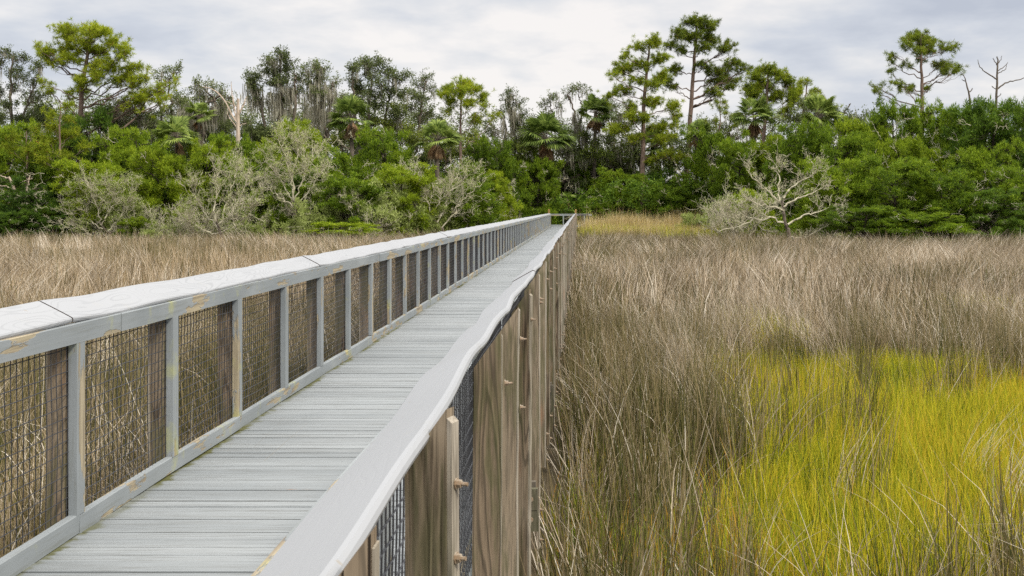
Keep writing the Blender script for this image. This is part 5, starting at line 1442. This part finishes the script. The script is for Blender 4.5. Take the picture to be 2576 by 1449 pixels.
# ------------------------------------------------------------------ sky, sun, camera
w = bpy.data.worlds.new('World'); sc.world = w; w.use_nodes = True
nt = w.node_tree; nt.nodes.clear(); N, L = nt.nodes, nt.links
def nn(t, **kw):
    x_ = N.new(t); ins = kw.pop('ins', {})
    for k_, v_ in kw.items(): setattr(x_, k_, v_)
    for k_, v_ in ins.items():
        if isinstance(v_, bpy.types.NodeSocket): L.new(v_, x_.inputs[k_])
        else: x_.inputs[k_].default_value = v_
    return x_
def mth(op, a_, b_=0.0, clamp=False):
    x_ = N.new('ShaderNodeMath'); x_.operation = op; x_.use_clamp = clamp
    for i_, v_ in enumerate((a_, b_)):
        if isinstance(v_, bpy.types.NodeSocket): L.new(v_, x_.inputs[i_])
        else: x_.inputs[i_].default_value = v_
    return x_.outputs[0]
def rampw(v_, pts):
    x_ = N.new('ShaderNodeValToRGB'); L.new(v_, x_.inputs[0]); cr = x_.color_ramp
    while len(cr.elements) < len(pts): cr.elements.new(.5)
    for e_, (p_, c_) in zip(cr.elements, pts):
        e_.position = p_; e_.color = (*c_, 1) if hasattr(c_, '__len__') else (c_, c_, c_, 1)
    return x_.outputs[0]
SUN_EL, SUN_AZ = 45.0, 128.0      # azimuth clockwise from +Y (the walk's direction): to the right, a little behind
sky = nn('ShaderNodeTexSky', sky_type='NISHITA', sun_disc=False, sun_elevation=R(SUN_EL), sun_rotation=R(SUN_AZ))
tc = nn('ShaderNodeTexCoord')
sep = nn('ShaderNodeSeparateXYZ', ins={0: tc.outputs['Generated']})
zz = mth('ADD', mth('ABSOLUTE', sep.outputs[2]), 0.20)
cx = mth('DIVIDE', sep.outputs[0], zz); cy = mth('DIVIDE', sep.outputs[1], zz)
pl = nn('ShaderNodeCombineXYZ', ins={0: mth('MULTIPLY', cx, 1.0), 1: mth('MULTIPLY', cy, 1.0), 2: 0.0}).outputs[0]
n1 = nn('ShaderNodeTexNoise', ins={'Vector': pl, 'Scale': 1.1, 'Detail': 6.0, 'Roughness': 0.52, 'Distortion': 0.25}).outputs[0]
n2 = nn('ShaderNodeTexNoise', ins={'Vector': pl, 'Scale': 3.4, 'Detail': 5.0, 'Roughness': 0.55, 'Distortion': 0.15}).outputs[0]
# the brightest cloud lies ahead, a little above the far end of the walk
dd = nn('ShaderNodeVectorMath', operation='DOT_PRODUCT', ins={0: tc.outputs['Generated'], 1: Vector((-0.05, 1.0, 0.10)).normalized()}).outputs['Value']
glow = mth('POWER', mth('MAXIMUM', dd, 0.0), 14.0)
v = mth('ADD', mth('MULTIPLY', n1, 0.62), mth('MULTIPLY', n2, 0.46))
v = mth('ADD', v, mth('MULTIPLY', glow, 0.25))
v = mth('SUBTRACT', v, mth('MULTIPLY', sep.outputs[2], 0.75))
cloud = rampw(v, [(0.43, (4.3, 4.6, 5.3)), (0.53, (5.3, 5.55, 6.1)), (0.61, (6.4, 6.45, 6.65)), (0.71, (7.9, 7.6, 7.4))])
mx = nn('ShaderNodeMix', data_type='RGBA'); mx.inputs[0].default_value = 0.93
L.new(sky.outputs[0], mx.inputs[6]); L.new(cloud, mx.inputs[7])
# an overcast sky is brightest overhead
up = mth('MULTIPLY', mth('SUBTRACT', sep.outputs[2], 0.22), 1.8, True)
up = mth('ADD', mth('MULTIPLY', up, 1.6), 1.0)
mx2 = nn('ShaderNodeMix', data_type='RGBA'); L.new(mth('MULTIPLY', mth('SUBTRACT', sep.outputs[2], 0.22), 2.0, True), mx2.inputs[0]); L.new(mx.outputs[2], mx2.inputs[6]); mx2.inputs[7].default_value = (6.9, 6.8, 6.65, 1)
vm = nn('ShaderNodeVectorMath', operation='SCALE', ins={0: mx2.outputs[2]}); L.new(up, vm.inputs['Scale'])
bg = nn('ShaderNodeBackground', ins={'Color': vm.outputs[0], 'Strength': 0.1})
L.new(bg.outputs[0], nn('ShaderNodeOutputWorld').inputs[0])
ld = bpy.data.lights.new('sun', 'SUN'); ld.energy = 2.6; ld.angle = R(10); ld.color = (1.0, 0.95, 0.87)
so = bpy.data.objects.new('sun', ld); COL.objects.link(so)
d = Vector((math.sin(R(SUN_AZ)) * math.cos(R(SUN_EL)), math.cos(R(SUN_AZ)) * math.cos(R(SUN_EL)), math.sin(R(SUN_EL))))
so.rotation_euler = d.to_track_quat('Z', 'Y').to_euler(); so.location = d * 60
cam = bpy.data.cameras.new('camera'); co = bpy.data.objects.new('camera', cam); COL.objects.link(co)
co.location = (0, 0, EYE); co.rotation_euler = (R(90), 0, 0)
cam.sensor_width = 36; cam.lens = 36 * F / 2576
cam.shift_x = -(UC - 1288) / 2576; cam.shift_y = -(724.5 - VC) / 2576
cam.clip_end = 6000; cam.clip_start = 0.05
cam.dof.use_dof = True; cam.dof.focus_distance = 9.0; cam.dof.aperture_fstop = 22.0
sc.camera = co
sc.view_settings.view_transform = 'Standard'; sc.view_settings.look = 'None'; sc.view_settings.gamma = 1.0
sc.view_settings.exposure = 0.3
sc.cycles.use_denoising = False
sc.cycles.max_bounces = 6; sc.cycles.diffuse_bounces = 3; sc.cycles.transmission_bounces = 3; sc.cycles.transparent_max_bounces = 4
